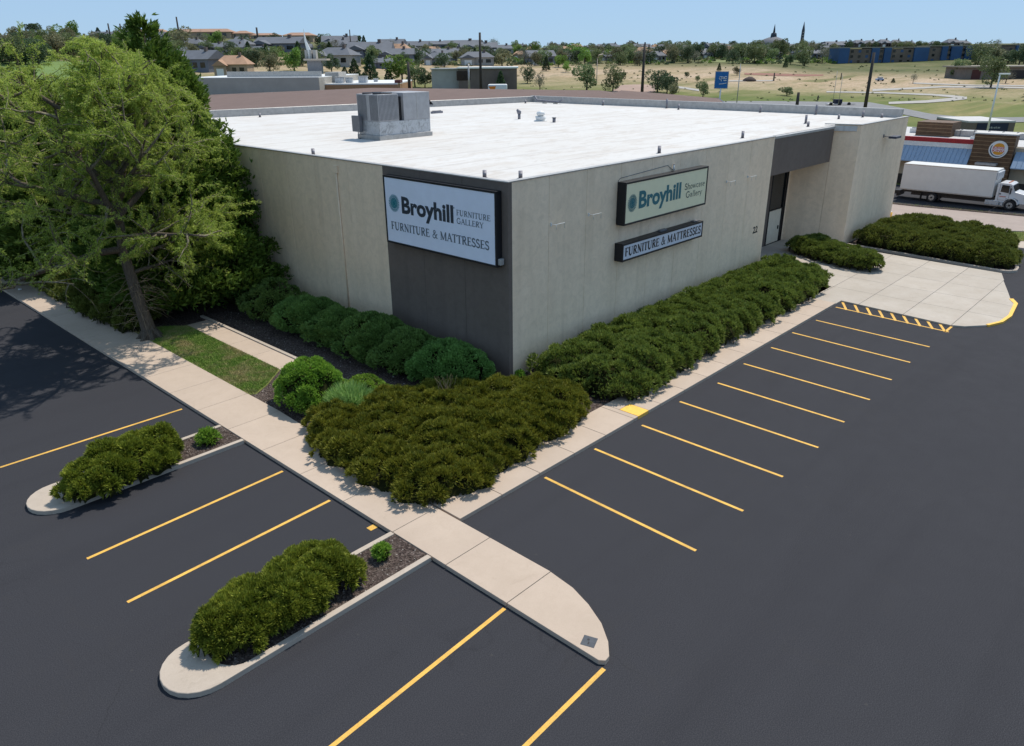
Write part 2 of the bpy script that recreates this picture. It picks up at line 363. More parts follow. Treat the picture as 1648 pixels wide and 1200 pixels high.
# ================================================================== ground and paving
def struct(o): o['kind'] = 'structure'; return o
rng = np.random.default_rng(7)
def make_terrain():
    R = np.concatenate([[0], np.linspace(20, 130, 12), np.geomspace(140, 4000, 90)]); A = []
    a = 0.0
    angs = np.concatenate([np.linspace(-.72, .72, 220), np.linspace(.76, 2*math.pi-.76, 60)])
    vs = []; fs = []; na = len(angs)
    for r_ in R:
        x = CAM[0]+r_*np.cos(YAW-angs); y = CAM[1]+r_*np.sin(YAW-angs)
        z = terr(x, y)
        vs += list(zip(x, y, z))
    for i in range(len(R)-1):
        for j in range(na):
            j2 = (j+1) % na
            fs.append((i*na+j, i*na+j2, (i+1)*na+j2, (i+1)*na+j))
    b = MB(); b.add(vs, [f[::-1] for f in fs], 0, True)
    return struct(b.build('ground', MA['terrain']))
make_terrain()
def sheet(name, poly, z, mat, th=.05):
    return struct(MB().prism(poly, z-th, z).build(name, mat))
lot = sheet('parking_lot', [(-140, -140), (70, -140), (70, -10), (66.5, -9), (66.5, 60), (-60, 60), (-140, 60)], 0.0, MA['asphalt'])

def stripe(p, q, w=.1, z=.004, name='parking_line', lab=None):
    p = np.array(p[:2]); q = np.array(q[:2]); d = (q-p)/np.linalg.norm(q-p); n = np.array([-d[1], d[0]])*w/2
    b = MB(); b.add([(*(p+n), z), (*(p-n), z), (*(q-n), z), (*(q+n), z)], [(0, 1, 2, 3)])
    o = b.build(name, MA['paint'], lot); return o
k = N('worn yellow line paint'); c = k.ramp(k.noise(2.5, 5, .7, k.coord()), [(.3, C3(.72, .40, .07)), (.7, C3(.86, .50, .10))])
c = k.mix(k.ramp(k.noise(38, 4, .8, k.coord()), [(.5, 0), (.72, .75)]), c, C3(.14, .11, .06)); c = k.mix(k.ramp(k.noise(1.3, 5, .75, k.coord()), [(.45, 0), (.72, .55)]), c, C3(.30, .19, .06)); MA['paint'] = k.fin(c, .7, 0, .3)
RL = [((877, 768), (1120, 886)), ((957, 722), (1196, 822)), ((1033, 684), (1260, 767)), ((1094, 646), (1317, 720)), ((1155, 616), (1359, 679)),
      ((1197, 585), (1400, 643)), ((1241, 559), (1435, 611)), ((1275, 535), (1465, 583)), ((1313, 515), (1496, 558)), ((1345, 494), (1527, 534))]
for a_, b_ in RL:
    stripe(G(*a_), G(*b_), .11)
LL = [((293, 658), (0, 752)), ((455, 758), (140, 899)), ((531, 805), (205, 969)), ((812, 979), (505, 1224)), ((972, 1076), (790, 1255))]
for a_, b_ in LL:
    stripe(G(*a_), G(*b_), .11)
# hatched no-parking bay
for i in range(9):
    t = i/8.0
    p = G(1355.5+t*(1512-1355.5), 485+t*(520.5-485)); q = G(1362+t*(1521-1362), 498.5+t*(533.5-498.5))
    stripe(p, q, .13, .0045, 'hatch_line')
stripe(G(1521, 534), G(1533, 524), .12, .0045, 'hatch_line')
b = MB(); p = G(600, 848); b.box(p[0]-.16, p[1]-.12, .0, p[0]+.1, p[1]+.1, .007); b.build('paint_patch', MA['paint'], lot)

def slabs(name, rows, mat, h=.13, gap=.018, under=True, struct_=True):
    """rows: list of convex slab outlines; each is inset by half the joint"""
    b = MB()
    for poly in rows:
        P = np.array(poly, float); c = P.mean(0)
        if sum(P[i][0]*P[(i+1)%len(P)][1]-P[(i+1)%len(P)][0]*P[i][1] for i in range(len(P))) < 0: P = P[::-1]
        n = len(P); out = []
        for i in range(n):
            e1 = P[i]-P[i-1]; e2 = P[(i+1)%n]-P[i]; e1 /= np.linalg.norm(e1); e2 /= np.linalg.norm(e2)
            n1 = np.array([-e1[1], e1[0]]); n2 = np.array([-e2[1], e2[0]]); m = (n1+n2); m /= max(m@m/2, .3)
            out.append(tuple(P[i]+m*gap/2))
        b.prism(out, -.02, h)
    o = b.build(name, mat, bevel=.008, seg=1)
    return struct(o) if struct_ else o
# side walk along the left lot, down to its rounded end
XL, XR = -10.60, -8.42
ys = [46.0]
while ys[-1] > -3.0: ys.append(ys[-1]-2.44)
rows = []
def walk_r(y):                       # inner edge bows outward near the corner hedge
    return XR if y > 4 else XR-(4-y)*.06 if y > -4 else -8.86
for i in range(len(ys)-1):
    y0, y1 = ys[i], ys[i+1]
    rows.append([(XL, y1), (walk_r(y1), y1), (walk_r(y0), y0), (XL, y0)])
y0 = ys[-1]
for y1 in (y0-2.3, y0-4.6):
    rows.append([(XL, y1), (-8.86, y1), (-8.86, y0), (XL, y0)]); y0 = y1
cap = [(XL, y0), (XL, -12.74), (-10.50, -12.87), (-10.32, -12.85), (-9.95, -12.55), (-9.55, -12.05), (-9.22, -11.4), (-8.98, -10.7), (-8.88, -10.0), (-8.86, min(y0, -9.6))]
if y0 < -9.6: cap = cap[:-2]+[(-8.87, y0)]
rows.append(cap)
slabs('sidewalk', rows, MA['walk'])
print('cap y0', y0)
# storefront walk along the right lot
rows = []; x = -8.80; YO, YI = -6.22, -4.62
while x < 19.6:
    x1 = min(x+1.83, 19.9)
    if x1 > 19: x1 = 20.0
    rows.append([(x, YO), (x1, YO), (x1, YI), (x, YI)]); x = x1
new = []
for q in rows:
    if q[0][0] <= .62 < q[1][0]:
        new += [[q[0], (.62, YO), (.62, YI), q[3]]]
        if q[1][0] > 1.34: new += [[(1.34, YO), q[1], q[2], (1.34, YI)]]
    elif q[0][0] < 1.34 < q[1][0]: new += [[(1.34, YO), q[1], q[2], (1.34, YI)]]
    else: new.append(q)
rows = new; yel = [(.62, YO), (1.34, YO), (1.34, YI-.7), (.62, YI-.7)]; rows.append([(.62, YI-.7), (1.34, YI-.7), (1.34, YI), (.62, YI)])
slabs('storefront_walk', rows, MA['walk'])
slabs('yellow_curb_ramp', [yel], MA['yellow'], .134)
# paved entry apron
ap = [(20.0, YO), (20.0, -11.95), (20.55, -12.55), (21.5, -13.35), (22.6, -13.75), (24, -13.85), (26.6, -13.6), (27.4, -13.2), (33.3, -11.5), (34.0, -1.05), (33.2, 3.0), (23.3, 3.0), (23.3, -.02), (20.0, -.02)]
def clip(poly, a, b_, c_):            # keep a*x+b*y<=c
    out = []
    for i in range(len(poly)):
        p, q = poly[i], poly[(i+1) % len(poly)]
        dp, dq = a*p[0]+b_*p[1]-c_, a*q[0]+b_*q[1]-c_
        if dp <= 0: out.append(p)
        if dp*dq < 0:
            t = dp/(dp-dq); out.append((p[0]+(q[0]-p[0])*t, p[1]+(q[1]-p[1])*t))
    return out
rows = []
hull1 = [(20.0, -.05), (23.3, -.05), (23.3, 3.0), (33.2, 3.0), (34.0, -1.05), (33.3, -11.5), (27.4, -13.2), (26.6, -13.6), (24, -13.85), (22.6, -13.75), (21.5, -13.35), (20.55, -12.55), (20.28, -11.95), (20.80, -6.22), (20.0, -6.22)]
xs = [19.9, 23.3, 26.0, 28.7, 31.4, 34.2]; yy = [3.1, -.05, -2.4, -4.8, -7.2, -9.6, -12.0, -14.0]
for i in range(5):
    for j in range(7):
        q = hull1
        for a, bb, cc in ((-1, 0, -xs[i]), (1, 0, xs[i+1]), (0, 1, yy[j]), (0, -1, -yy[j+1])):
            q = clip(q, a, bb, cc)
            if len(q) < 3: break
        if len(q) >= 3:
            A = abs(sum(q[m][0]*q[(m+1)%len(q)][1]-q[(m+1)%len(q)][0]*q[m][1] for m in range(len(q))))/2
            # drop doubled points
            qq = [q[0]]
            for p in q[1:]:
                if abs(p[0]-qq[-1][0])+abs(p[1]-qq[-1][1]) > .05: qq.append(p)
            if abs(qq[0][0]-qq[-1][0])+abs(qq[0][1]-qq[-1][1]) < .05: qq.pop()
            if A > .15 and len(qq) >= 3: rows.append(qq)
slabs('entry_apron', rows, MA['apron'], .085)
b = MB(); oc = [(20.55, -12.62), (21.5, -13.42), (22.6, -13.84), (24, -13.95), (26.65, -13.7), (27.5, -13.3)]
ic = [(20.62, -12.5), (21.55, -13.28), (22.62, -13.68), (24, -13.78), (26.55, -13.52), (27.35, -13.12)]
b.ring(oc[1:], ic[1:], 0, .105, closed=False); struct(b.build('yellow_kerb', MA['yellow']))

# soil fills under beds, path, lawn
sheet('mulch_bed', [(-8.5, 17.4), (-8.5, 3.5), (-8.86, -4.7), (0, -4.7), (23.2, -4.7), (23.2, .2), (.1, .2), (.1, 46), (-8.5, 46)], .085, MA['mulch'], .1)
sheet('lawn', [(-8.46, 17.0), (-8.46, 6.9), (-8.2, 6.7), (-7.4, 7.2), (-6.6, 7.9), (-6.12, 8.3), (-6.12, 17.2), (-7.2, 18.1), (-8.46, 18.3)], .11, MA['lawn'], .06)
rows = []; y0 = 17.35
while y0 > -2:
    rows.append([(-6.12, y0-2.2), (-5.02, y0-2.2), (-5.02, y0), (-6.12, y0)]); y0 -= 2.2
slabs('garden_path', rows, MA['walk'], .125)
b = MB()
y0 = 18.2
while y0 > -1: b.box(-5.0, y0-2.98, 0, -4.82, y0, .17); y0 -= 3.0
struct(b.build('garden_edging', MA['curb'], bevel=.01, seg=1))

def scatter_quads(poly_test, n, bbox, z, size, lift=.4):
    P = rng.uniform([bbox[0], bbox[1]], [bbox[2], bbox[3]], (n, 2)); P = P[poly_test(P)]
    m = len(P); a = rng.uniform(0, 2*math.pi, m); s = rng.uniform(.5, 1.5, m)*size
    d = np.stack([np.cos(a), np.sin(a), rng.normal(0, lift, m)], 1)*s[:, None]
    w = np.stack([-np.sin(a), np.cos(a), rng.normal(0, lift, m)], 1)*s[:, None]*.4
    c = np.stack([P[:, 0], P[:, 1], z+rng.uniform(.005, .02, m)], 1)
    return np.stack([c-d-w, c+d-w, c+d+w, c-d+w], 1)
def inpoly(poly):
    poly = np.array(poly, float)
    def f(P):
        x, y = P[..., 0], P[..., 1]; r = np.zeros(x.shape, bool); j = len(poly)-1
        for i in range(len(poly)):
            xi, yi = poly[i]; xj, yj = poly[j]
            if yi != yj:
                r ^= ((yi > y) != (yj > y)) & (x < (xj-xi)*(y-yi)/(yj-yi)+xi)
            j = i
        return r
    return f
bed1 = [(-8.4, 6.9), (-8.2, 6.7), (-7.4, 7.2), (-6.2, 8.1), (-6.15, 3), (-6.15, -2), (-8.7, 0)]
bed2 = [(-4.8, 18), (-.1, 18), (-.1, -.3), (-4.8, -1.5)]
Q = np.concatenate([scatter_quads(inpoly(bed1), 5000, (-8.7, -2, -6, 8.2), .085, .022), scatter_quads(inpoly(bed2), 9000, (-4.8, -1.5, 0, 18), .085, .022)])
o = quads_obj('mulch_chips', Q, [MA['chip']]); tag(o, 'loose bark chips scattered over the planting beds', 'mulch', kind='stuff')
# lawn blades
def blades(poly, n, z, h=.06, seed=1, name='lawn_grass', label='short green grass of the small lawn beside the sidewalk'):
    r = np.random.default_rng(seed); P0 = np.array(poly); bb = (P0.min(0), P0.max(0))
    P = r.uniform(bb[0], bb[1], (n, 2)); P = P[inpoly(poly)(P)]; m = len(P)
    a = r.uniform(0, 2*math.pi, m); w = .006+r.uniform(0, .006, m); hh = r.uniform(.5, 1.4, m)*h
    s = np.stack([np.cos(a)*w, np.sin(a)*w, 0*a], 1); base = np.stack([P[:, 0], P[:, 1], np.full(m, z)], 1)
    tip = base+np.stack([r.normal(0, .5, m)*hh, r.normal(0, .5, m)*hh, hh], 1)
    o = quads_obj(name, np.stack([base-s, base+s, tip+s*.3, tip-s*.3], 1), [MA['blade']])
    return tag(o, label, 'grass', kind='stuff')
blades([(-8.42, 17.0), (-8.42, 6.95), (-8.2, 6.75), (-7.4, 7.25), (-6.6, 7.95), (-6.14, 8.35), (-6.14, 17.2), (-7.2, 18.1), (-8.42, 18.3)], 60000, .108)

# planted islands in the left lot
def island(y_lo, y_hi, x_tip, x_in, name, gap_in):
    r = (y_hi-y_lo)/2; yc = (y_lo+y_hi)/2; cx = x_tip+r
    out = [(-10.62, y_hi)]; inn = [(-10.62, y_hi-.17)]
    for i in range(13):
        a = math.pi/2+math.pi*i/12
        out.append((cx+r*math.cos(a), yc+r*math.sin(a)))
        inn.append((x_in+(r-.17)*math.cos(a)*.75, yc+(r-.17)*math.sin(a)))
    out.append((-10.62, y_lo)); inn.append((-10.62, y_lo+.17))
    b = MB(); b.ring(out, inn, -.02, .14, closed=False)
    e = struct(b.build(name, MA['curb'], bevel=.012, seg=1))
    m = MB().prism([(p[0], p[1]) for p in inn], 0, .105).build('island_mulch', MA['mulch']); struct(m)
    q = scatter_quads(inpoly(inn), 2600, (x_tip, y_lo, -10.6, y_hi), .105, .02)
    o = quads_obj('island_chips', q, [MA['chip']]); tag(o, 'loose bark chips on the planted island', 'mulch', kind='stuff')
island(3.25, 5.1, -17.42, -15.5, 'parking_island', .2)
island(-7.0, -5.2, -17.72, -16.05, 'parking_island', .2)
# right hand planting island, drive, lawn
kerb = [(34.75, -1.25), (33.7, -11.2), (33.85, -11.75), (34.4, -12.1), (35.2, -12.05), (42.2, -10.6), (45, -10.0), (46, -9.2)]
sheet('planter_soil', [(34.9, -1.3), (33.9, -11.3), (34.6, -11.95), (42.1, -10.45), (44.6, -9.6), (44.4, -1.1)], .10, MA['mulch'], .12)
b = MB(); ko = kerb[:6]; ki = [(34.95, -1.25), (33.92, -11.2), (34.03, -11.6), (34.45, -11.9), (35.15, -11.85), (42.1, -10.42)]
b.ring(ko, ki, 0, .16, closed=False); struct(b.build('planter_kerb', MA['curb'], bevel=.015, seg=1))
sheet('service_walk', [(42.2, -10.6), (42.1, -1.1), (44.4, -1.1), (47.5, 2), (47.5, -30), (44.0, -30)], .012, MA['curb'])
sheet('service_drive', [(46.2, 60), (46.2, -6.2), (48.6, -9.6), (50.2, -16), (51, -60), (56.2, -60), (55.4, -9), (54.2, 0), (53.6, 60)], .016, MA['drive'])
sheet('verge', [(55.6, -60), (55.5, -9), (54.3, 0), (53.8, 8), (54.5, 8), (54.95, 0), (56.15, -9), (56.4, -60)], .05, MA['mulch'])
vg = [(43.6, -8.6), (44.5, -10.3), (46.6, -12.5), (48.2, -13), (48.2, -9.9), (46.4, -7.6), (44.6, -6.2)]
sheet('verge_lawn', vg, .06, MA['lawn']); blades(vg, 9000, .058, .08, 5, 'verge_grass', 'rough green grass between the service walk and drive')
blades([(55.6, -12), (55.5, -9), (54.3, 0), (53.8, 8), (54.5, 8), (54.95, 0), (56.15, -9), (56.4, -12)], 2600, .048, .12, 6, 'weeds', 'weedy strip between the drive and the road with the truck')

# metal cover in the sidewalk end
t = thing('utility_cover', 'small square grey metal utility cover set in the rounded end of the sidewalk', 'utility cover', tuple(G(948, 1032, .13)), .35)
MB().box(-.17, -.17, -.03, .17, .17, .006).build('lid', plain('worn iron', C3(.07, .078, .09), .8, 0, .2, 8), t, bevel=.006)
b = MB(); b.cyl((.05, .03, .004), .03, .006, 10); b.box(-.1, -.02, .004, -.02, .01, .010); b.build('bolt', MA['black'], t)

# ================================================================== the furniture store
H = 8.41
store = thing('furniture_store', 'beige flat-roofed concrete panel store with charcoal corner panel and white roof', 'store')
SH = 0.0
front = [0, 2.5, 5.05, 7.6, 10.15, 12.72, 15.3, 17.85, 20.4, 23.3]
b = MB()
for a, c_ in zip(front[:-1], front[1:]): b.box(a+.006, 0, .02, c_-.006, .22, H-.02)
b.build('front_wall', MA['wallL'], store, bevel=.006, seg=1)
side = [0.0, 2.58, 5.24, 7.85]
b = MB()
for a, c_ in zip(side[:-1], side[1:]): b.box(-.012, a+(.006 if a else -.012), .02, .22, c_-.006, H-.02)
b.build('dark_corner_wall', MA['dark'], store, bevel=.005, seg=1)
side = [7.85, 10.6, 13.4, 16.1, 18.8, 21.5, 24.2, 26.9, 29.6, 32.3, 35, 37.7, 40.4, 43.1, 46.0]
b = MB()
for a, c_ in zip(side[:-1], side[1:]): b.box(0, a+.006, .02, .22, c_-.006, H-.02)
b.build('side_wall', MA['wallL'], store, bevel=.006, seg=1)
MB().box(.05, .05, 0, .2, 46, H-.05, 0).box(.05, .21, 0, 23.2, .24, H-.1).build('wall_backing', MA['black'], store)
# entrance recess
b = MB(); b.prism([(23.3, .5), (33.65, .5), (33.5, .75), (23.3, .75)], 5.93, 8.16); b.box(23.3, .76, 5.93, 33.5, 3.0, 6.05)
b.build('entrance_fascia', MA['dark'], store, bevel=.01, seg=1)
MB().box(23.3, 3.0, .02, 30.35, 3.2, 8.2).box(23.08, .22, .02, 23.3, 3.0, 8.2).build('recess_wall', MA['dark'], store)
dr = MB().box(30.42, 3.05, .12, 32.55, 3.15, 2.55).build('entrance_door', plain('cream door', C3(.75, .66, .52), .6, 0, .06), store)
MB().box(32.2, 2.98, 1.05, 32.28, 3.05, 1.3).build('handle', MA['black'], dr)
gl = MB().box(30.42, 3.05, 2.6, 32.75, 3.12, 5.9).build('entrance_glass', MA['glass'], store)
b = MB(); b.box(30.33, 2.96, .1, 30.42, 3.16, 5.93); b.box(32.56, 2.96, .1, 32.64, 3.16, 5.93); b.box(32.80, 2.94, .1, 32.88, 3.16, 5.93); b.box(30.42, 2.98, 2.55, 32.56, 3.16, 2.6)
b.build('door_frame', MA['black'], store)
MB().box(32.64, 3.04, .1, 32.8, 3.14, 5.93).box(32.88, 3.02, .1, 33.3, 3.14, 5.93).build('recess_trim', MA['wallL'], store)
# right wing
w = [(33.25, 3.1), (34.42, -1.05), (44.2, -1.05), (44.2, 3.1)]
b = MB()
def vpanel(p, q, z0, z1, th=.2):
    p = np.array(p); q = np.array(q); d = (q-p)/np.linalg.norm(q-p); n = np.array([d[1], -d[0]])
    a, c_ = p+d*.006, q-d*.006
    b.prism([tuple(a), tuple(c_), tuple(c_-n*th), tuple(a-n*th)], z0, z1)
vpanel((33.25, 3.1), (33.95, .62), .02, 8.18); vpanel((33.95, .62), (34.42, -1.05), .02, H)
b.build('wing_side_wall', MA['wallL'], store, bevel=.006, seg=1)
b = MB(); xw = [34.42, 36.9, 39.4, 41.9, 44.3]
for a, c_ in zip(xw[:-1], xw[1:]): b.box(a+.006, -1.05, .02, c_-.006, -.85, H)
b.build('wing_front_wall', MA['wallL'], store, bevel=.006, seg=1)
b = MB(); b.box(44.1, -.84, .02, 44.3, 38.0, H); b.prism([(44.3, 38.0), (44.3, 37.8), (0, 46.0), (0, 46.2)], .02, H)
b.build('rear_wall', MA['wallL'], store)
# roof membrane
roofp = [(.23, .25), (23.3, .25), (23.3, .75), (33.75, .75), (34.3, -.8), (44.1, -.8), (44.1, 37.7), (.23, 45.9)]
rf = MB().prism(roofp, 8.0, 8.335).build('roof', MA['roof'], store)
# coping
b = MB(); cw = .06
b.box(-.035, -.035, H-.02, 23.34, .24, H+.035); b.box(-.035, .242, H-.02, .24, 46.0, H+.03)
b.build('coping', MA['coping'], store, bevel=.01, seg=1)
b = MB(); b.box(23.36, .46, 8.16, 33.72, .78, 8.31)
b.prism([(33.72, 1.25), (34.36, -1.09), (34.62, -1.0), (33.98, 1.25)], H, H+.06); b.box(34.37, -1.09, H+.001, 44.34, -.82, H+.058)
b.build('wing_coping', MA['coping'], store, bevel=.01, seg=1)
# raised rear parapet
b = MB(); b.box(43.95, -.6, 8.3, 44.32, 38.0, 8.98); b.prism([(44.3, 37.85), (44.3, 37.55), (-.02, 45.75), (-.02, 46.05)], 8.3, 8.93)
b.build('rear_parapet', MA['coping'], store, bevel=.02, seg=1)
# downpipe & conduit on side wall
pp = thing('wall_conduit', 'thin grey conduit with a small head box running down the shaded side wall', 'conduit', (0, 11.6, 0))
MB().box(-.09, -.28, 7.75, 0, .0, 8.1).build('head_box', MA['wallL'], pp, bevel=.01)
MB().tube([(-.05, -.14, 7.75), (-.05, -.14, .3)], .035, 6).tube([(-.05, -.05, 7.75), (-.05, -.1, 3.5), (-.05, -.14, .3)], .012, 4).build('pipe', MA['wallL'], pp)
# sign wiring conduit
o = MB().tube([(7.35, -.02, 7.2), (7.35, -.02, 7.62), (7.5, -.02, 7.74), (11.5, -.02, 7.92), (11.7, -.02, 7.8), (12.0, -.05, 7.62)], .014, 5).build('sign_wire', MA['gun'])
tag(o, 'thin wire looping over the wall above the cream sign', 'wire')
t = thing('wall_junction', 'short white upright pipe stub on top of the cream sign', 'pipe stub', (11.95, -.1, 7.62))
MB().cyl((0, 0, 0), .045, .3, 8).build('pipe', MA['white'], t); MB().cyl((0, 0, .3), .06, .03, 8).build('cap', MA['coping'], t)
brk = None
labs = ['white L-shaped bracket on the front wall, nearest the building corner', 'white L-shaped bracket, second from the building corner, left of the cream sign',
        'white L-shaped bracket on the front wall just right of the cream sign', 'white L-shaped bracket on the front wall nearest the entrance recess']
for i, x_ in enumerate((2.62, 5.2, 17.75, 20.25)):
    if brk is None:
        brk = thing('wall_bracket', labs[0], 'bracket', (x_, 0, 6.36), 0, 'white wall brackets along the front wall')
        MB().box(-.03, -.05, -.06, .03, 0, .08).build('plate', MA['white'], brk)
        MB().tube([(0, -.04, .02), (.02, -.22, .02), (.66, -.22, .02), (.66, -.22, -.22)], .013, 5).tube([(.12, -.22, .02), (.12, -.22, -.2)], .011, 5).build('arm', MA['white'], brk)
    else: dup(brk, (x_, 0, 6.4), 0, label=labs[i])
# wall pack light
t = thing('wall_light', 'dark wall light on a short arm high on the right wing', 'wall light', (39.2, -1.05, 7.35))
MB().box(-.06, -.06, -.1, .06, 0, .12).build('plate', MA['gun'], t)
MB().tube([(0, -.05, .0), (.0, -.45, -.02)], .03, 6).build('arm', MA['gun'], t)
MB().box(-.1, -.95, -.14, 1.0, -.4, .02).build('housing', plain('navy light housing', C3(.05, .06, .09), .5), t, bevel=.02)
# door mat
t = MB().box(0, 0, 0, 1.5, .95, .02).build('door_mat', plain('blue door mat', C3(.03, .07, .12), .95)); p = G(1216, 427, .13)
t.location = (24.0, 1.0, .13); tag(t, 'dark blue door mat on the shaded concrete by the entrance', 'door mat')
t = thing('bollard', 'yellow steel bollard at the far right corner of the store', 'bollard', (44.9, -.9, 0))
MB().cyl((0, 0, 0), .1, .95, 14).build('post', MA['yellow'], t); MB().cyl((0, 0, .95), .1, .05, 14, 2, 0, .05).build('dome_cap', MA['white'], t)

# ------------------------------------------------------------------ lettering
def text_geo(txt, size, bold=0.0, sx=1.0, res=3):
    c = bpy.data.curves.new('t', 'FONT'); c.body = txt; c.size = size; c.offset = bold; c.resolution_u = res; c.fill_mode = 'FRONT'
    c.space_character = 1.0
    o = bpy.data.objects.new('t', c); COL.objects.link(o); bpy.context.view_layer.update()
    me = o.to_mesh(); vs = [(v.co.x*sx, v.co.y) for v in me.vertices]; fs = [tuple(p.vertices) for p in me.polygons]
    o.to_mesh_clear(); bpy.data.objects.remove(o); bpy.data.curves.remove(c)
    return vs, fs
def put_text(b, vs, fs, x, z, y, w=None, h=None, mi=0, shear=0):
    xs_ = [v[0] for v in vs]; zs_ = [v[1] for v in vs]
    kx = w/(max(xs_)-min(xs_)) if w else 1; kz = h/(max(zs_)-min(zs_)) if h else kx
    b.add([(x+(v[0]-min(xs_))*kx, y, z+(v[1]-min(zs_))*kz) for v in vs], fs, mi)
def arc(cx, cy, rx, ry, a0, a1, n=10):
    return [(cx+rx*math.cos(math.radians(a0+(a1-a0)*i/n)), cy+ry*math.sin(math.radians(a0+(a1-a0)*i/n))) for i in range(n+1)]
TK, TN = .15, .065            # thick and thin strokes of the serif capitals
def S_(x, y0=0, y1=1, w=TK): return ([(x, y0), (x, y1)], w)
def SF(x, y, w=.34): return ([(x-w/2, y), (x+w/2, y)], .045)
GL = {
 'F': (.72, [S_(.2), SF(.2, .02), SF(.18, .98), ([(.2, .97), (.66, .97)], TN), ([(.2, .52), (.52, .52)], TN), ([(.66, .99), (.66, .78)], .04), ([(.52, .62), (.52, .42)], .04)]),
 'U': (.95, [([(.2, 1), (.2, .35)]+arc(.47, .3, .27, .28, 180, 270, 6), TK), (arc(.47, .3, .27, .28, 270, 360, 6)+[(.74, 1)], TN), SF(.2, .98), SF(.74, .98, .28)]),
 'R': (.86, [S_(.2), SF(.2, .02), SF(.16, .98, .2), ([(.2, .97), (.45, .97)], TN), (arc(.42, .74, .22, .23, 90, -90, 8), .12), ([(.42, .51), (.2, .51)], TN), ([(.4, .5), (.72, .03)], .14), SF(.78, .02, .18)]),
 'N': (.98, [S_(.2, 0, 1, TN), S_(.78, 0, 1, TN), ([(.17, .98), (.78, .02)], .16), SF(.2, .02, .28), SF(.78, .98, .28), SF(.14, .98, .18)]),
 'I': (.44, [S_(.22), SF(.22, .02), SF(.22, .98)]),
 'T': (.82, [S_(.41), SF(.41, .02), ([(.05, .97), (.77, .97)], TN), ([(.05, .99), (.04, .76)], .045), ([(.77, .99), (.78, .76)], .045)]),
 'E': (.78, [S_(.2), SF(.18, .02, .26), SF(.18, .98, .26), ([(.2, .97), (.66, .97)], TN), ([(.2, .52), (.55, .52)], TN), ([(.2, .03), (.7, .03)], TN), ([(.66, .99), (.66, .8)], .04), ([(.71, .01), (.73, .24)], .04), ([(.55, .61), (.55, .43)], .04)]),
 'G': (.98, [(arc(.5, .5, .38, .48, 50, 310, 14), .12), ([(.8, .14), (.8, .44)], .13), SF(.78, .44, .3), ([(.77, .97), (.77, .74)], .045)]),
 'A': (.92, [([(.12, .02), (.46, 1)], TN), ([(.44, 1), (.8, .02)], .15), ([(.24, .36), (.64, .36)], TN), SF(.12, .02, .26), SF(.8, .02, .3)]),
 'L': (.74, [S_(.2), SF(.2, .98), SF(.18, .02, .26), ([(.2, .03), (.68, .03)], TN), ([(.68, .01), (.71, .26)], .045)]),
 'Y': (.88, [([(.44, .5), (.44, 0)], TK), ([(.12, .98), (.44, .46)], .14), ([(.76, .98), (.44, .46)], TN), SF(.12, .98, .28), SF(.76, .98, .26), SF(.44, .02)]),
 'M': (1.18, [S_(.18, 0, 1, TN), S_(.98, 0, 1, TK), ([(.18, .98), (.56, .04)], .14), ([(.94, .98), (.56, .04)], TN), SF(.16, .02, .28), SF(.98, .02, .32), SF(.14, .98, .18), SF(1.0, .98, .2)]),
 'S': (.68, [(arc(.33, .75, .22, .22, 30, 230, 9)+[(.33, .52)]+arc(.34, .25, .24, .23, 50, -150, 10), .115), ([(.54, .97), (.54, .76)], .045), ([(.1, .24), (.09, .02)], .045)]),
 '&': (1.0, [([(.84, .03), (.3, .68)]+arc(.42, .8, .16, .17, 200, -20, 8)+[(.2, .4)]+arc(.36, .24, .25, .22, 140, 330, 8)+[(.82, .52)], .085), SF(.84, .02, .26), SF(.82, .52, .26)]),
 ' ': (.42, []),
 'h': (.62, [S_(.14, 0, 1.02, .1), (arc(.32, .42, .18, .2, 180, 0, 7)+[(.5, .0)], .085), SF(.14, .02, .22), SF(.5, .02, .2)]),
 'o': (.6, [(arc(.3, .31, .22, .29, 0, 360, 14), .085)]),
 'w': (.86, [([(.08, .6), (.28, .02)], .1), ([(.28, .02), (.43, .5)], .05), ([(.41, .6), (.6, .02)], .1), ([(.6, .02), (.78, .6)], .05), SF(.08, .6, .2), SF(.78, .6, .18)]),
 'c': (.54, [(arc(.3, .31, .22, .28, 50, 310, 12), .08)]),
 'a': (.56, [(arc(.24, .46, .16, .14, 160, 0, 6)+[(.4, .04)], .085), (arc(.24, .18, .16, .16, 20, 340, 9), .065)]),
 's': (.46, [(arc(.22, .46, .14, .13, 30, 230, 7)+arc(.22, .16, .15, .14, 60, -150, 7), .075)]),
 'e': (.56, [([(.09, .34), (.49, .34)]+arc(.29, .31, .21, .28, 8, 310, 12), .07)]),
 'l': (.3, [S_(.14, 0, 1.02, .1), SF(.14, .02, .22)]),
 'r': (.44, [S_(.14, 0, .6, .1), SF(.14, .02, .22), (arc(.3, .42, .15, .17, 170, 40, 5), .075)]),
 'y': (.58, [([(.08, .6), (.3, .04)], .1), ([(.52, .6), (.26, -.18), (.12, -.26)], .055), SF(.08, .6, .2), SF(.52, .6, .18)]),
}
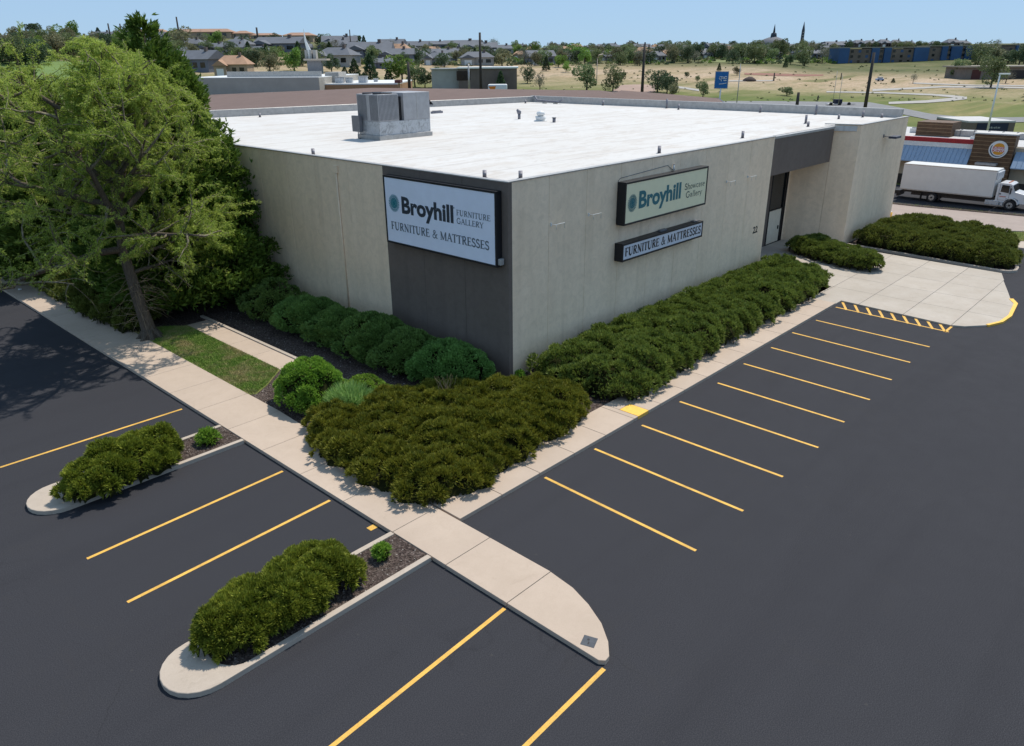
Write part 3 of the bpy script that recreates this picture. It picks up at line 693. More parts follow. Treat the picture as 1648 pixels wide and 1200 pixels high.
def serif(b, txt, x, z, y, w, h, mi=0, wt=1.0):
    tot = sum(GL[c][0] for c in txt); kx = w/tot; cx = x
    for c in txt:
        adv, strokes = GL[c]
        for pts, sw in strokes:
            P = [np.array([cx+p[0]*kx, z+p[1]*h]) for p in pts]; hw = sw*wt*min(kx, h)/2
            for i in range(len(P)-1):
                d = P[i+1]-P[i]; L = np.linalg.norm(d)
                if L < 1e-6: continue
                d = d/L; n = np.array([-d[1], d[0]])*hw; e = d*(hw*.35 if len(P) > 2 else 0)
                q = [P[i]-e+n, P[i+1]+e+n, P[i+1]+e-n, P[i]-e-n]
                yy_ = y-.0004*(i % 3)-.0002*(strokes.index((pts, sw)) % 5)
                b.add([(a[0], yy_, a[1]) for a in q], [(3, 2, 1, 0)], mi)
        cx += adv*kx
def emblem(b, cx, cz, y, rx, rz, mi):
    """round burst of thin curled rays"""
    n = 30
    for i in range(n):
        a = 2*math.pi*i/n
        for (r0, r1, w0, w1, tw) in ((.10, .62, .028, .062, .35), (.66, .98, .062, .05, .22)):
            p = []
            for (r, w_, t) in ((r0, w0, 0), (r1, w1, tw)):
                for s in (-1, 1): p.append((cx+rx*r*math.cos(a+t+s*w_*.9/max(r, .3)), y, cz+rz*r*math.sin(a+t+s*w_*.9/max(r, .3))))
            b.add(p, [(0, 1, 3, 2)], mi)
    b.add([(cx+rx*.2*math.cos(2*math.pi*i/16), y-.0006, cz+rz*.2*math.sin(2*math.pi*i/16)) for i in range(16)], [tuple(range(15, -1, -1))], mi)
def flat(name, c, rough=.45, var=.03): return plain(name, c, rough, 0, var, 2)
M_FACE = flat('pale blue-white sign face', C3(.80, .84, .95)); M_CREAM = flat('cream sign face', C3(.86, .80, .54)); M_NAVY = flat('dark slate lettering', C3(.035, .045, .06))
M_TEAL = flat('teal lettering', C3(.02, .16, .19)); M_TEAL2 = flat('teal emblem', C3(.03, .22, .26)); M_INK = flat('grey ink lettering', C3(.12, .15, .18)); M_DARKGREEN = flat('dark green lettering', C3(.06, .09, .08))
def signbox(name, label, loc, rz, w, h, depth, face):
    t = thing(name, label, 'sign', loc, rz)
    b = MB(); fr = .09
    b.box(0, -depth, 0, w, -.03, fr); b.box(0, -depth, h-fr, w, -.03, h); b.box(0, -depth, fr, fr, -.03, h-fr); b.box(w-fr, -depth, fr, w, -.03, h-fr); b.box(.02, -.03, .02, w-.02, 0, h-.02)
    b.build('cabinet', MA['black'], t, bevel=.008)
    MB().box(fr, -depth+.02, fr, w-fr, -.04, h-fr).build('sign_face', face, t)
    return t
# big sign on the shaded corner panel: local x runs towards the corner (-Y)
SW, SHH, SD = 7.1, 3.05, .34
t = signbox('wall_sign', 'large pale blue-white lit-box sign on the charcoal corner panel', (-.012, 7.42, 5.02), -math.pi/2, SW, SHH, SD, M_FACE)
y = -SD+.012
b = MB(); vs, fs = text_geo('Broyhill', 1, .036); put_text(b, vs, fs, 1.22, 1.24, y, 3.38, .98)
b.build('lettering', M_NAVY, t)
b = MB(); emblem(b, .69, 1.86, y, .38, .40, 0); b.build('emblem', M_TEAL2, t)
b = MB(); serif(b, 'FURNITURE', 4.78, 1.84, y, 2.0, .23, 0, 1.25); serif(b, 'GALLERY', 4.78, 1.50, y, 1.6, .23, 0, 1.25)
b.add([(4.62, y, 2.1), (4.67, y, 2.1), (4.67, y, 2.15), (4.62, y, 2.15)], [(0, 1, 2, 3)])
b.build('small_lettering', M_INK, t)
b = MB(); serif(b, 'FURNITURE & MATTRESSES', .38, .66, y, 6.3, .35, 0, 1.4); b.build('line_lettering', M_INK, t)
t2 = MB().box(0, 0, 0, .16, .22, .26).build('camera_box', MA['coping'], t, bevel=.02); t2.location = (SW, -.28, .1)
# cream sign
w_ = 7.45; CD = .48; y = -CD+.012
t = signbox('wall_sign', 'cream sign with teal lettering on the front wall', (7.32, 0, 5.62), 0, w_, 1.98, CD, M_CREAM)
b = MB(); vs, fs = text_geo('Broyhill', 1, .036); put_text(b, vs, fs, 1.15, .40, y, 3.72, 1.06); b.build('lettering', M_TEAL, t)
b = MB(); emblem(b, .62, .98, y, .38, .42, 0); b.build('emblem', M_TEAL, t)
b = MB(); serif(b, 'Showcase', 5.2, 1.02, y, 2.0, .30, 0, 1.35); serif(b, 'Gallery', 5.36, .60, y, 1.62, .30, 0, 1.35); b.build('small_lettering', M_DARKGREEN, t)
t = signbox('wall_sign', 'narrow white sign box hung below the cream sign', (7.32, 0, 3.9), 0, 7.4, .86, CD, flat('white sign face', C3(.66, .68, .74)))
b = MB(); serif(b, 'FURNITURE & MATTRESSES', .22, .24, y, 7.0, .40, 0, 1.5); b.build('lettering', MA['black'], t)
b = MB(); b.box(3.5, -.3, .86, 4.1, -.12, .93); b.box(6.7, -.32, .86, 7.2, -.1, .90); b.build('top_fitting', MA['gun'], t)
# house number
t = thing('house_number', 'small dark house number high beside the entrance recess', 'house number', (21.78, -.004, 2.82))
b = MB(); vs, fs = text_geo('22', 1, .03); put_text(b, vs, fs, 0, 0, 0, .62, .42); b.build('digits', MA['black'], t)

# ------------------------------------------------------------------ rooftop
R0 = 8.335
hv_ = 0; hv = thing('rooftop_unit', 'large grey louvred air conditioning unit on a galvanised curb on the white roof', 'rooftop unit', (7.3, 17.35, R0))
hv.scale = (.76, .62, .93)
# local: long side along x (5.2 m), short side along y (3.4 m)
LX, LY = 5.25, 3.35
MB().box(-.12, -.12, 0, LX+.12, LY+.12, .28).build('curb', MA['coping'], hv, bevel=.02)
MB().box(0, 0, .28, LX, LY, 1.12).build('plenum_base', MA['galv'], hv, bevel=.01)
b = MB(); b.box(0, 0, 1.13, 2.0, LY, 2.78); b.box(2.5, -.02, 1.13, LX, LY, 2.82)
b.build('cabinet', MA['unit'], hv, bevel=.015)
MB().box(2.0, .35, 1.13, 2.5, LY, 2.6).build('open_bay', MA['black'], hv)
b = MB()
for i in range(15): b.box(.06+i*.13, -.03, 1.2, .1+i*.13, 0, 2.72)
b.build('coil_fins', MA['gun'], hv)
b = MB()
for i in range(20):
    if not 8 <= i <= 10: b.box(-.03, .12+i*.16, 1.2, 0, .16+i*.16, 2.72)
b.build('end_fins', MA['gun'], hv)
b = MB()
for x_, y_ in ((.55, .85), (.55, 2.5), (1.5, .85), (1.5, 2.5)):
    b.tube([(x_, y_, 2.78), (x_, y_, 2.86)], .42, 18); 
b.build('fan_ring', MA['black'], hv)
MB().box(3.85, -.045, 1.15, 3.88, -.02, 2.8).box(2.7, -.04, 2.5, 2.95, -.02, 2.58).build('panel_seam', MA['coping'], hv)
MB().box(-.42, 2.5, .45, -.14, 3.75, 1.45).build('disconnect_box', MA['gun'], hv, bevel=.02)
MB().tube([(-.3, 3.0, .5), (-.3, 3.0, .05), (-.05, 3.0, .03)], .04, 6).build('conduit', MA['pipe'], hv)
MB().box(LX, .4, 1.9, LX+.7, 2.9, 2.0).add([(LX, .4, 2.5), (LX, 2.9, 2.5), (LX+.7, 2.9, 2.0), (LX+.7, .4, 2.0)], [(0, 1, 2, 3)]).build('intake_hood', MA['gun'], hv)
pipes = [((.56, 14.24), 'near the left roof edge above the conduit', .32), ((.68, 1.95), 'by the left roof edge near the front corner', .3), ((1.5, .7), 'closest to the front corner of the roof', .3), ((12.44, 1.12), 'at the front roof edge above the cream sign', .36),
         ((22.07, 1.48), 'at the front roof edge near the recess', .4), ((32.0, 1.7), 'shorter of the pair above the entrance', .34), ((34.4, 2.9), 'taller of the pair above the entrance', .6), ((12.93, 41.1), 'far left on the roof beside the dark tree', .34),
         ((31.9, 40.0), 'far on the roof just right of the air conditioning unit', .36), ((41.6, 36.6), 'at the back corner of the roof', .36), ((43.3, 27.6), 'leftmost against the rear parapet', .5), ((43.2, 20.1), 'taller one midway along the rear parapet', .85),
         ((42.2, 18.2), 'shorter one midway along the rear parapet', .5), ((43.0, 10.6), 'against the rear parapet right of centre', .55), ((43.4, 5.9), 'leaning one near the right end of the rear parapet', .8), ((40.0, 2.7), 'lone one on the right wing roof', .35), ((42.8, 1.9), 'left of the pair at the far right roof corner', .5), ((43.2, .6), 'right of the pair at the far right roof corner', .3)]
pp = None
for (xy, lab, hh) in pipes:
    L = 'grey roof vent pipe '+lab
    if pp is None:
        pp = thing('vent_pipe', L, 'vent pipe', (xy[0], xy[1], R0), 0, 'vent pipes on the white roof')
        MB().cyl((0, 0, 0), .13, .03, 12).cyl((0, 0, .03), .085, .97, 12).build('pipe', MA['pipe'], pp); pp.scale = (1, 1, hh)
    else: dup(pp, (xy[0], xy[1], R0), 0, (1, 1, hh), L)
t = thing('roof_turbine_vent', 'round white turbine vent in the middle of the white roof', 'roof vent', (24.4, 19.5, R0))
MB().cyl((0, 0, 0), .5, .06, 18).cyl((0, 0, .06), .36, .3, 18, 2, 0, .42).build('base', MA['white'], t)
b = MB(); b.tube([(0, 0, .36), (0, 0, .5), (0, 0, .66), (0, 0, .76)], [.2, .34, .3, .08], 14); b.build('turbine', MA['white'], t)
t = thing('roof_gooseneck', 'grey two-part pipe with a tilted cap in the middle of the roof', 'vent pipe', (24.9, 22.2, R0)); t.scale = (.75, .75, .72)
MB().cyl((0, 0, 0), .15, .55, 12).build('pipe', MA['pipe'], t); MB().tube([(0, 0, .55), (0, 0, .72), (-.2, .1, 1.0)], [.2, .24, .12], 10).build('cap', MA['pipe'], t)
t = thing('roof_stub', 'tiny grey stub beside the white turbine vent', 'pipe stub', (24.1, 17.9, R0)); MB().cyl((0, 0, 0), .12, .3, 10).build('pipe', MA['pipe'], t); MB().cyl((0, 0, .3), .16, .06, 10).build('cap', MA['gun'], t)
t = thing('roof_pipe_run', 'dark fallen gutter section lying along the rear parapet corner', 'pipe', (42.6, 34.0, R0)); MB().tube([(0, 2.2, .7), (0, 1.8, .3), (0, -1.2, .2), (.0, -1.7, .45)], .1, 8).build('pipe', MA['pipe'], t); MB().box(-.2, .6, 0, .2, .9, .12).box(-.2, -.9, 0, .2, -.6, .12).build('block', MA['coping'], t)
t = thing('roof_sleeper', 'short grey block lying on the roof right of the air conditioning unit', 'block', tuple(G(703, 182, R0))); MB().box(-.6, -.15, 0, .6, .15, .18).build('beam', MA['pipe'], t); MB().tube([(-.5, 0, .2), (.5, 0, .2)], .04, 6).build('pipe', MA['gun'], t)
# ================================================================== planting near the store
def leaf_fan(P, D, L, W, r, k=3, spread=.55, curl=0.0):
    """k leaf-shaped quads per point fanned round direction D"""
    out = []
    for j in range(k):
        d = D+r.normal(0, spread, D.shape); d /= np.linalg.norm(d, axis=1, keepdims=True)+1e-9
        a = r.normal(0, 1, D.shape); s = np.cross(d, a); s /= np.linalg.norm(s, axis=1, keepdims=True)+1e-9
        l = (L*r.uniform(.6, 1.3, len(P)))[:, None]; w = (W*r.uniform(.7, 1.3, len(P)))[:, None]
        m = P+d*l*.5; t = P+d*l
        t[:, 2] -= curl*l[:, 0]
        out.append(np.stack([P, m+s*w, t, m-s*w], 1))
    return np.concatenate(out)
def heightfield(poly, Hh, edge, seed, lump=.14, lr=.28, res=.1, power=2.2, wav=.25, zb=0.1, tilt=None):
    r = np.random.default_rng(seed); poly = np.array(poly, float)
    x0, y0 = poly.min(0)-.05; x1, y1 = poly.max(0)+.05
    X, Y = np.meshgrid(np.arange(x0, x1+res, res), np.arange(y0, y1+res, res), indexing='ij')
    P = np.stack([X, Y], -1)
    # wobble the outline
    WX = X+.10*np.sin(Y*3.1+seed)+.07*np.sin(Y*7.3+seed*2); WY = Y+.10*np.sin(X*2.9+seed)+.07*np.sin(X*6.7+seed)
    Pw = np.stack([WX, WY], -1)
    ins = inpoly(poly)(Pw); d = np.full(X.shape, 1e9)
    for i in range(len(poly)):
        a = poly[i]; b = poly[(i+1) % len(poly)]; e = b-a; t = np.clip(((Pw-a)@e)/(e@e), 0, 1)
        d = np.minimum(d, np.linalg.norm(Pw-a-t[..., None]*e, axis=-1))
    prof = (1-(1-np.clip(d/edge, 0, 1))**power)**.55
    Z = Hh*prof*(1+wav*np.sin(X*1.7+seed)*np.sin(Y*1.9+seed*1.3)+wav*.5*np.sin(X*4.1+Y*2.2+seed))
    ns = int((x1-x0)*(y1-y0)/(lr*lr*1.3)); S = r.uniform([x0, y0], [x1, y1], (max(ns, 4), 2))
    sh = r.uniform(.3, 1.2, len(S)); best = np.zeros(X.shape); near = np.full(X.shape, 1e9); cx = np.zeros(X.shape); cy = np.zeros(X.shape)
    for (sx, sy), h_ in zip(S, sh):
        i0, i1 = int((sx-lr*1.5-x0)/res), int((sx+lr*1.5-x0)/res)+2; j0, j1 = int((sy-lr*1.5-y0)/res), int((sy+lr*1.5-y0)/res)+2
        i0 = max(i0, 0); j0 = max(j0, 0)
        sl = (slice(i0, i1), slice(j0, j1)); dd = np.hypot(X[sl]-sx, Y[sl]-sy)
        if dd.size == 0: continue
        q = np.sqrt(np.clip(1-(dd/(lr*1.25))**2, 0, 1))*h_
        best[sl] = np.maximum(best[sl], q)
        m = dd < near[sl]; near[sl] = np.where(m, dd, near[sl]); cx[sl] = np.where(m, sx, cx[sl]); cy[sl] = np.where(m, sy, cy[sl])
    Z = Z+(best-.55)*lump*1.0*np.clip(d/.4, 0, 1)
    Z = np.maximum(Z, .02)+zb
    return X, Y, Z, ins, cx, cy
def shrub(poly, Hh, edge, mats, name, label, cat, seed=1, n=20000, L=.14, W=.018, k=3, up=.3, group=None, zb=.1, parent=None, tuft=.2, amp=.26, **kw):
    X, Y, Z, ins, cx, cy = heightfield(poly, Hh, edge, seed, zb=zb, **kw)
    r = np.random.default_rng(seed+100)
    nx, ny = X.shape; V = np.stack([X, Y, Z], -1).reshape(-1, 3)
    c = ins[:-1, :-1] & ins[1:, :-1] & ins[1:, 1:] & ins[:-1, 1:]
    I, J = np.where(c); a = I*ny+J; b_ = (I+1)*ny+J; c_ = (I+1)*ny+J+1; d_ = I*ny+J+1
    p0, p1, p2, p3 = V[a], V[b_], V[c_], V[d_]
    nrm = np.cross(p2-p0, p3-p1); ar = np.linalg.norm(nrm, axis=1); nrm = nrm/(ar[:, None]+1e-9)
    pick = r.choice(len(ar), n, p=ar/ar.sum()); u = r.uniform(0, 1, (n, 1)); v = r.uniform(0, 1, (n, 1))
    P = (p0[pick]*(1-u)+p1[pick]*u)*(1-v)+(p3[pick]*(1-u)+p2[pick]*u)*v
    nn = nrm[pick].copy(); area = ar.sum()/2; R_ = tuft
    ns = int(area/(R_*R_*1.5)); sd = r.choice(n, min(ns, n//4), replace=False); S = P[sd].astype(np.float32); sa = r.uniform(.25, 1.5, len(S))
    near = np.empty(n, int); dist = np.empty(n)
    for q0 in range(0, n, 8000):
        A = P[q0:q0+8000].astype(np.float32); d2 = (A*A).sum(1)[:, None]+(S*S).sum(1)[None]-2*A@S.T
        near[q0:q0+8000] = d2.argmin(1); dist[q0:q0+8000] = np.sqrt(np.maximum(d2.min(1), 0))
    b_off = (np.sqrt(np.clip(1-(dist/(R_*1.35))**2, 0, 1))-.45)*amp*sa[near]
    out = P-S[near]+nn*R_*.55; out /= np.linalg.norm(out, axis=1, keepdims=True)+1e-9
    D = out+nn*.25+np.array([0, 0, up])+r.normal(0, .22, P.shape); D /= np.linalg.norm(D, axis=1, keepdims=True)
    P = P+nn*b_off[:, None]-nn*r.uniform(0, .05, (n, 1)); P[:, 2] = np.maximum(P[:, 2], .03)
    kp = r.uniform(0, 1, n) < np.clip(1.35-1.25*dist/R_, .10, 1); P = P[kp]; D = D[kp]
    Q = leaf_fan(P, D, L, W, r, k, .30)
    # woody interior
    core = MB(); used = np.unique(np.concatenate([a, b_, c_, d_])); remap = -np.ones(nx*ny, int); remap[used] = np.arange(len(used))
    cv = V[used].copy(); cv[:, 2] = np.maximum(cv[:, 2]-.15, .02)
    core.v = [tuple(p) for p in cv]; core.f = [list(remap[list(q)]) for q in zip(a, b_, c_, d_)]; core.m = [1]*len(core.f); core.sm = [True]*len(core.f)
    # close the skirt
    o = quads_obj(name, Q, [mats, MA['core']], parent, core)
    if parent is None: tag(o, label, cat, group)
    return o
corner = [(-9.3, 1.2), (-8.4, 2.4), (-7.3, 2.6), (-6.0, 2.3), (-4.3, 1.6), (-2.6, .5), (-1.4, -.5), (-.8, -1.2), (.1, -1.9), (.4, -3.1), (-.1, -4.1), (-1.2, -5.0), (-3.0, -5.05), (-5.2, -5.25), (-7.2, -5.6), (-8.7, -5.3), (-9.45, -4.2), (-9.6, -2.0), (-9.55, .3)]
shrub(corner, .60, 1.5, MA['juniper'], 'juniper_hedge', 'broad olive-green juniper mound filling the corner where the two sidewalks meet', 'juniper', 3, 105000, .17, .02, lr=.5, lump=.2, wav=.12, tuft=.24, amp=.5)
# dead grey snag sticking out of it
r_ = np.random.default_rng(4)
sb = MB()
for i in range(16):
    a = r_.uniform(0, 6.28); q = np.array([-4.0+r_.normal(0, .12), -.35+r_.normal(0, .12), .75]); pts = [q]
    for j in range(5): q = q+np.array([math.cos(a)*.06+r_.normal(0, .03), math.sin(a)*.06+r_.normal(0, .03), .17]); pts.append(q)
    sb.tube(pts, [.016, .013, .01, .008, .006, .003], 4, 0)
o = sb.build('dead_branch_clump', MA['dry']); tag(o, 'upright clump of dry brown twigs poking out of the corner juniper mound', 'dead twigs')
front_h = [(.9, -.5), (4, -.4), (9, -.45), (14, -.4), (18, -.35), (21.5, -.3), (23.6, -.5), (24.6, -1.6), (24.2, -3.0), (23.2, -4.35), (20.5, -4.85), (16, -4.95), (12, -5.0), (8, -5.05), (4, -5.2), (2.3, -5.5), (1.4, -5.1), (.9, -4.2), (.65, -2.2)]
shrub(front_h, .88, 1.15, MA['juniperB'], 'juniper_hedge', 'long dark green juniper hedge running below the front wall and its signs', 'juniper', 9, 125000, .18, .022, lr=.6, lump=.34, wav=.14, tuft=.28, amp=.52)
# entry juniper, planter juniper
shrub([(30.2, 1.15), (31.6, .9), (32.3, .0), (31.2, -2.4), (29.8, -5.0), (28.9, -5.75), (28.0, -5.5), (27.6, -4.6), (28.2, -2.2), (29.2, .3)], .85, .8, MA['juniperB'], 'juniper_hedge', 'narrow juniper hedge on the pale apron in front of the entrance recess', 'juniper', 12, 20000, .18, .025, lr=.6, lump=.2, wav=.1, tuft=.24, amp=.26)
shrub([(35.3, -1.6), (36.6, -1.6), (40, -1.6), (43.6, -1.8), (44.0, -3.4), (43.0, -7.4), (41.8, -10.2), (39, -10.9), (36.0, -11.75), (34.6, -11.8), (34.0, -10.8), (34.4, -6.5), (34.9, -3.4)], .85, 1.0, MA['juniperB'], 'juniper_hedge', 'wide juniper bed inside the kerb in front of the right wing', 'juniper', 15, 50000, .2, .027, lr=.7, lump=.26, wav=.12, tuft=.3, amp=.45)
# island junipers
shrub([(-16.3, 3.1), (-16.5, 3.7), (-16.1, 4.4), (-15.0, 4.95), (-13.9, 5.15), (-13.2, 5.15), (-12.75, 4.7), (-12.65, 3.9), (-13.2, 3.25), (-14.3, 2.95), (-15.4, 2.85)], .74, .8, MA['juniper'], 'juniper_bush', 'shaggy juniper on the upper-left parking island', 'juniper', 22, 32000, .17, .022, lr=.5, lump=.3, wav=.15, tuft=.22, amp=.42)
shrub([(-16.6, -6.3), (-16.75, -5.7), (-16.2, -5.1), (-14.8, -4.8), (-13.4, -4.7), (-12.75, -4.85), (-12.4, -5.3), (-12.45, -6.1), (-12.9, -6.55), (-14.3, -6.75), (-16.0, -6.75)], .80, .8, MA['juniper'], 'juniper_bush', 'dense clipped juniper on the nearest parking island', 'juniper', 25, 44000, .15, .019, lr=.4, lump=.1, wav=.06, power=2.8, tuft=.15, amp=.2)
# row of rounded shrubs along the shaded wall
def mound(c, rx, ry, h, mat, name, label, cat, seed, n, L=.12, W=.028, zb=.1, group=None, k=3, up=.2, parent=None, core=True):
    r = np.random.default_rng(seed); Z = r.normal(0, 1, (n, 3)); Z /= np.linalg.norm(Z, axis=1, keepdims=True); Z[:, 2] = np.abs(Z[:, 2])*1.0-.25*(r.uniform(0, 1, n) < .4)*r.uniform(0, 1, n)
    Z /= np.linalg.norm(Z, axis=1, keepdims=True)
    S = r.normal(0, 1, (110, 3)); S /= np.linalg.norm(S, axis=1, keepdims=True)
    dot = Z@S.T; m = dot.max(1); idx = dot.argmax(1)
    an = np.arccos(np.clip(m, -1, 1)); rad = 1+.20*(np.sqrt(np.clip(1-(an/.27)**2, 0, 1))-.5)*r.uniform(.4, 1.5, 110)[idx]+.10*np.sin(Z[:, 0]*4+seed)*np.sin(Z[:, 1]*3.3+seed)+.06*np.sin(Z[:, 2]*6+seed*2)
    sc = np.array([rx, ry, h*.72]); C = np.array([c[0], c[1], zb+h*.36])
    P = C+Z*rad[:, None]*sc; P[:, 2] = np.maximum(P[:, 2], zb+.03)
    D = Z+.8*(Z-S[idx])*2+np.array([0, 0, up])+r.normal(0, .25, Z.shape); D /= np.linalg.norm(D, axis=1, keepdims=True)
    P = P-Z*r.uniform(0, .08, (n, 1)); kp = r.uniform(0, 1, n) < np.clip(1.4-1.3*an/.2, .12, 1); P, D = P[kp], D[kp]
    Q = leaf_fan(P, D, L, W, r, k, .45)
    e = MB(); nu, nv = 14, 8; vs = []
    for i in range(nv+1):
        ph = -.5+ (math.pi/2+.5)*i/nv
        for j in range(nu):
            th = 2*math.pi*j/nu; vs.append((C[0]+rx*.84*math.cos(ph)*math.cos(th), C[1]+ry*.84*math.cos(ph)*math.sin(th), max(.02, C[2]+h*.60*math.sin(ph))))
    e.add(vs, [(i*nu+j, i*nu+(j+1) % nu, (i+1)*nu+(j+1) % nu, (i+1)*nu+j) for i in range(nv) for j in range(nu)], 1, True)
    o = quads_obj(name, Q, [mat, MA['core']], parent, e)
    if parent is None: tag(o, label, cat, group)
    return o
rowsb = [(-1.75, 1.9, 1.5, 1.85, 1.35, 'rounded dark green shrub nearest the front corner in the row by the shaded wall'),
         (-2.0, 4.3, 1.45, 1.75, 1.4, 'second rounded dark green shrub from the front corner'),
         (-2.0, 6.9, 1.6, 1.8, 1.5, 'third rounded dark green shrub from the front corner'),
         (-2.2, 9.35, 1.4, 1.7, 1.4, 'fourth rounded dark green shrub from the front corner'),
         (-2.1, 12.2, 1.5, 1.95, 1.45, 'fifth rounded dark green shrub from the front corner, by the wall conduit'),
         (-2.0, 15.4, 1.55, 2.0, 1.5, 'sixth rounded dark green shrub in the row, partly under the tree'),
         (-1.9, 19.0, 1.35, 1.7, 1.5, 'last rounded dark green shrub in the row, in deep shade under the tree')]
for i, (x, y_, rx, ry, h, lab) in enumerate(rowsb):
    mound((x, y_), rx, ry, h, MA['yew'], 'rounded_shrub', lab, 'shrub', 40+i, 26000 if i < 5 else 14000, .14, .03, group='rounded shrubs along the shaded wall')
mound((-7.05, 4.3), 1.3, 1.35, 1.5, MA['bright'], 'rounded_shrub', 'clipped bright green round bush beside the lawn', 'shrub', 61, 20000, .11, .03)
mound((-6.75, 2.0), .55, .75, .7, MA['sage'], 'spiky_plant', 'pale grey-green spiky plant between the round bush and the juniper mound', 'plant', 62, 2600, .62, .017, up=.8)
mound((-5.6, 2.6), .85, 1.1, .95, MA['bright'], 'small_shrub', 'low green bush tucked behind the spiky plant against the garden path', 'shrub', 63, 5500, .09, .026)
mound((-11.55, 4.1), .34, .36, .42, MA['bright'], 'small_plant', 'little bright green plant at the head of the upper-left island', 'plant', 64, 900, .16, .02, up=.6)
mound((-11.55, -6.0), .22, .22, .36, MA['bright'], 'small_plant', 'little bright green plant at the head of the nearest island', 'plant', 65, 600, .13, .02, up=.6)
mound((.45, -.15), .2, .2, .25, MA['bright'], 'small_plant', 'tiny green weed at the foot of the store corner', 'plant', 66, 160, .14, .03, up=.5)
# low juniper beyond the tree beside the sidewalk
shrub([(-8.9, 18.4), (-8.2, 17.9), (-6.6, 19), (-5.4, 21), (-4.6, 25), (-4.6, 31), (-5.2, 37), (-8.4, 37), (-9.0, 33), (-9.2, 28), (-9.3, 23)], .85, 1.1, leaf_mat('yellow green juniper', [C3(.05, .08, .012), C3(.11, .15, .02), C3(.18, .21, .045)], .2), 'juniper_hedge', 'low yellow-green juniper spreading along the sidewalk behind the leaning tree', 'juniper', 31, 44000, .22, .024, lr=.6, lump=.28, wav=.2, tuft=.24, amp=.32)
shrub([(-9.4, 34), (-5.5, 34), (-4.5, 40), (-5, 50), (-9, 52), (-10.4, 46), (-10.4, 38)], 2.4, 1.4, MA['juniperB'], 'dark_hedge', 'tall dark hedge at the far left beside the sidewalk', 'hedge', 33, 24000, .28, .04, lr=.9, lump=.35, tuft=.35, amp=.4)

# ------------------------------------------------------------------ trees
def conifer(name, label, loc, Ht, Rb, seed, n=26000, mat=None, zlow=.6, L=.32, W=.05):
    t = thing(name, label, 'tree', loc); r = np.random.default_rng(seed)
    nb = int(Ht*26); hz = zlow+(Ht-zlow)*(1-np.sqrt(1-r.uniform(0, 1, nb)*.985)) ; az = r.uniform(0, 2*math.pi, nb)
    hz = zlow+(Ht-zlow)*r.beta(.95, 1.35, nb)
    fr = (hz-zlow)/(Ht-zlow)
    bl = Rb*(1-fr)**.75*(1+.0*fr)*r.uniform(.72, 1.12, nb)+.15
    b = MB(); b.tube([(0, 0, 0), (.05, 0, Ht*.5), (0, .05, Ht*.97)], [Ht*.022, Ht*.014, .02], 8); tr = b.build('trunk', MA['trunk'], t)
    pick = r.choice(nb, n, p=(bl+.3)/(bl+.3).sum()); s = r.uniform(0, 1, n)**.55
    side = r.normal(0, 1, n)*.17*(1-s*.4)*bl[pick]
    a = az[pick]; q = bl[pick]*s
    P = np.stack([np.cos(a)*q-np.sin(a)*side, np.sin(a)*q+np.cos(a)*side, hz[pick]+.3*q*(s-.25)+r.normal(0, .22, n)-abs(side)*.2], 1)
    D = np.stack([np.cos(a)-np.sin(a)*side*1.2, np.sin(a)+np.cos(a)*side*1.2, np.full(n, .85)], 1)+r.normal(0, .25, (n, 3)); D /= np.linalg.norm(D, axis=1, keepdims=True)
    lim = -.25-loc[0]; P[:, 0] = np.where(P[:, 0] > lim, lim-r.uniform(0, .4, n), P[:, 0]); D[:, 0] = np.where(P[:, 0] > lim-.5, -abs(D[:, 0]), D[:, 0])
    Q = leaf_fan(P, D, L, W, r, 3, .4)
    quads_obj('crown', Q, [mat or MA['conifer'], MA['core']], t)
    return t
conifer('conifer_tree', 'tall dark green conifer behind the leafy tree beside the store side wall', (-3.7, 21.9, 0), 14.9, 5.6, 71, 60000)
conifer('conifer_tree', 'dark conifer at the far left rising behind the leafy tree crown', (-9.0, 41, 0), 16.2, 5.6, 72, 26000, L=.4, W=.06)
conifer('conifer_tree', 'second conifer filling the gap behind the leafy tree, left of the tallest one', (-6.6, 33, 0), 12.5, 5.0, 73, 26000, L=.36, W=.055)

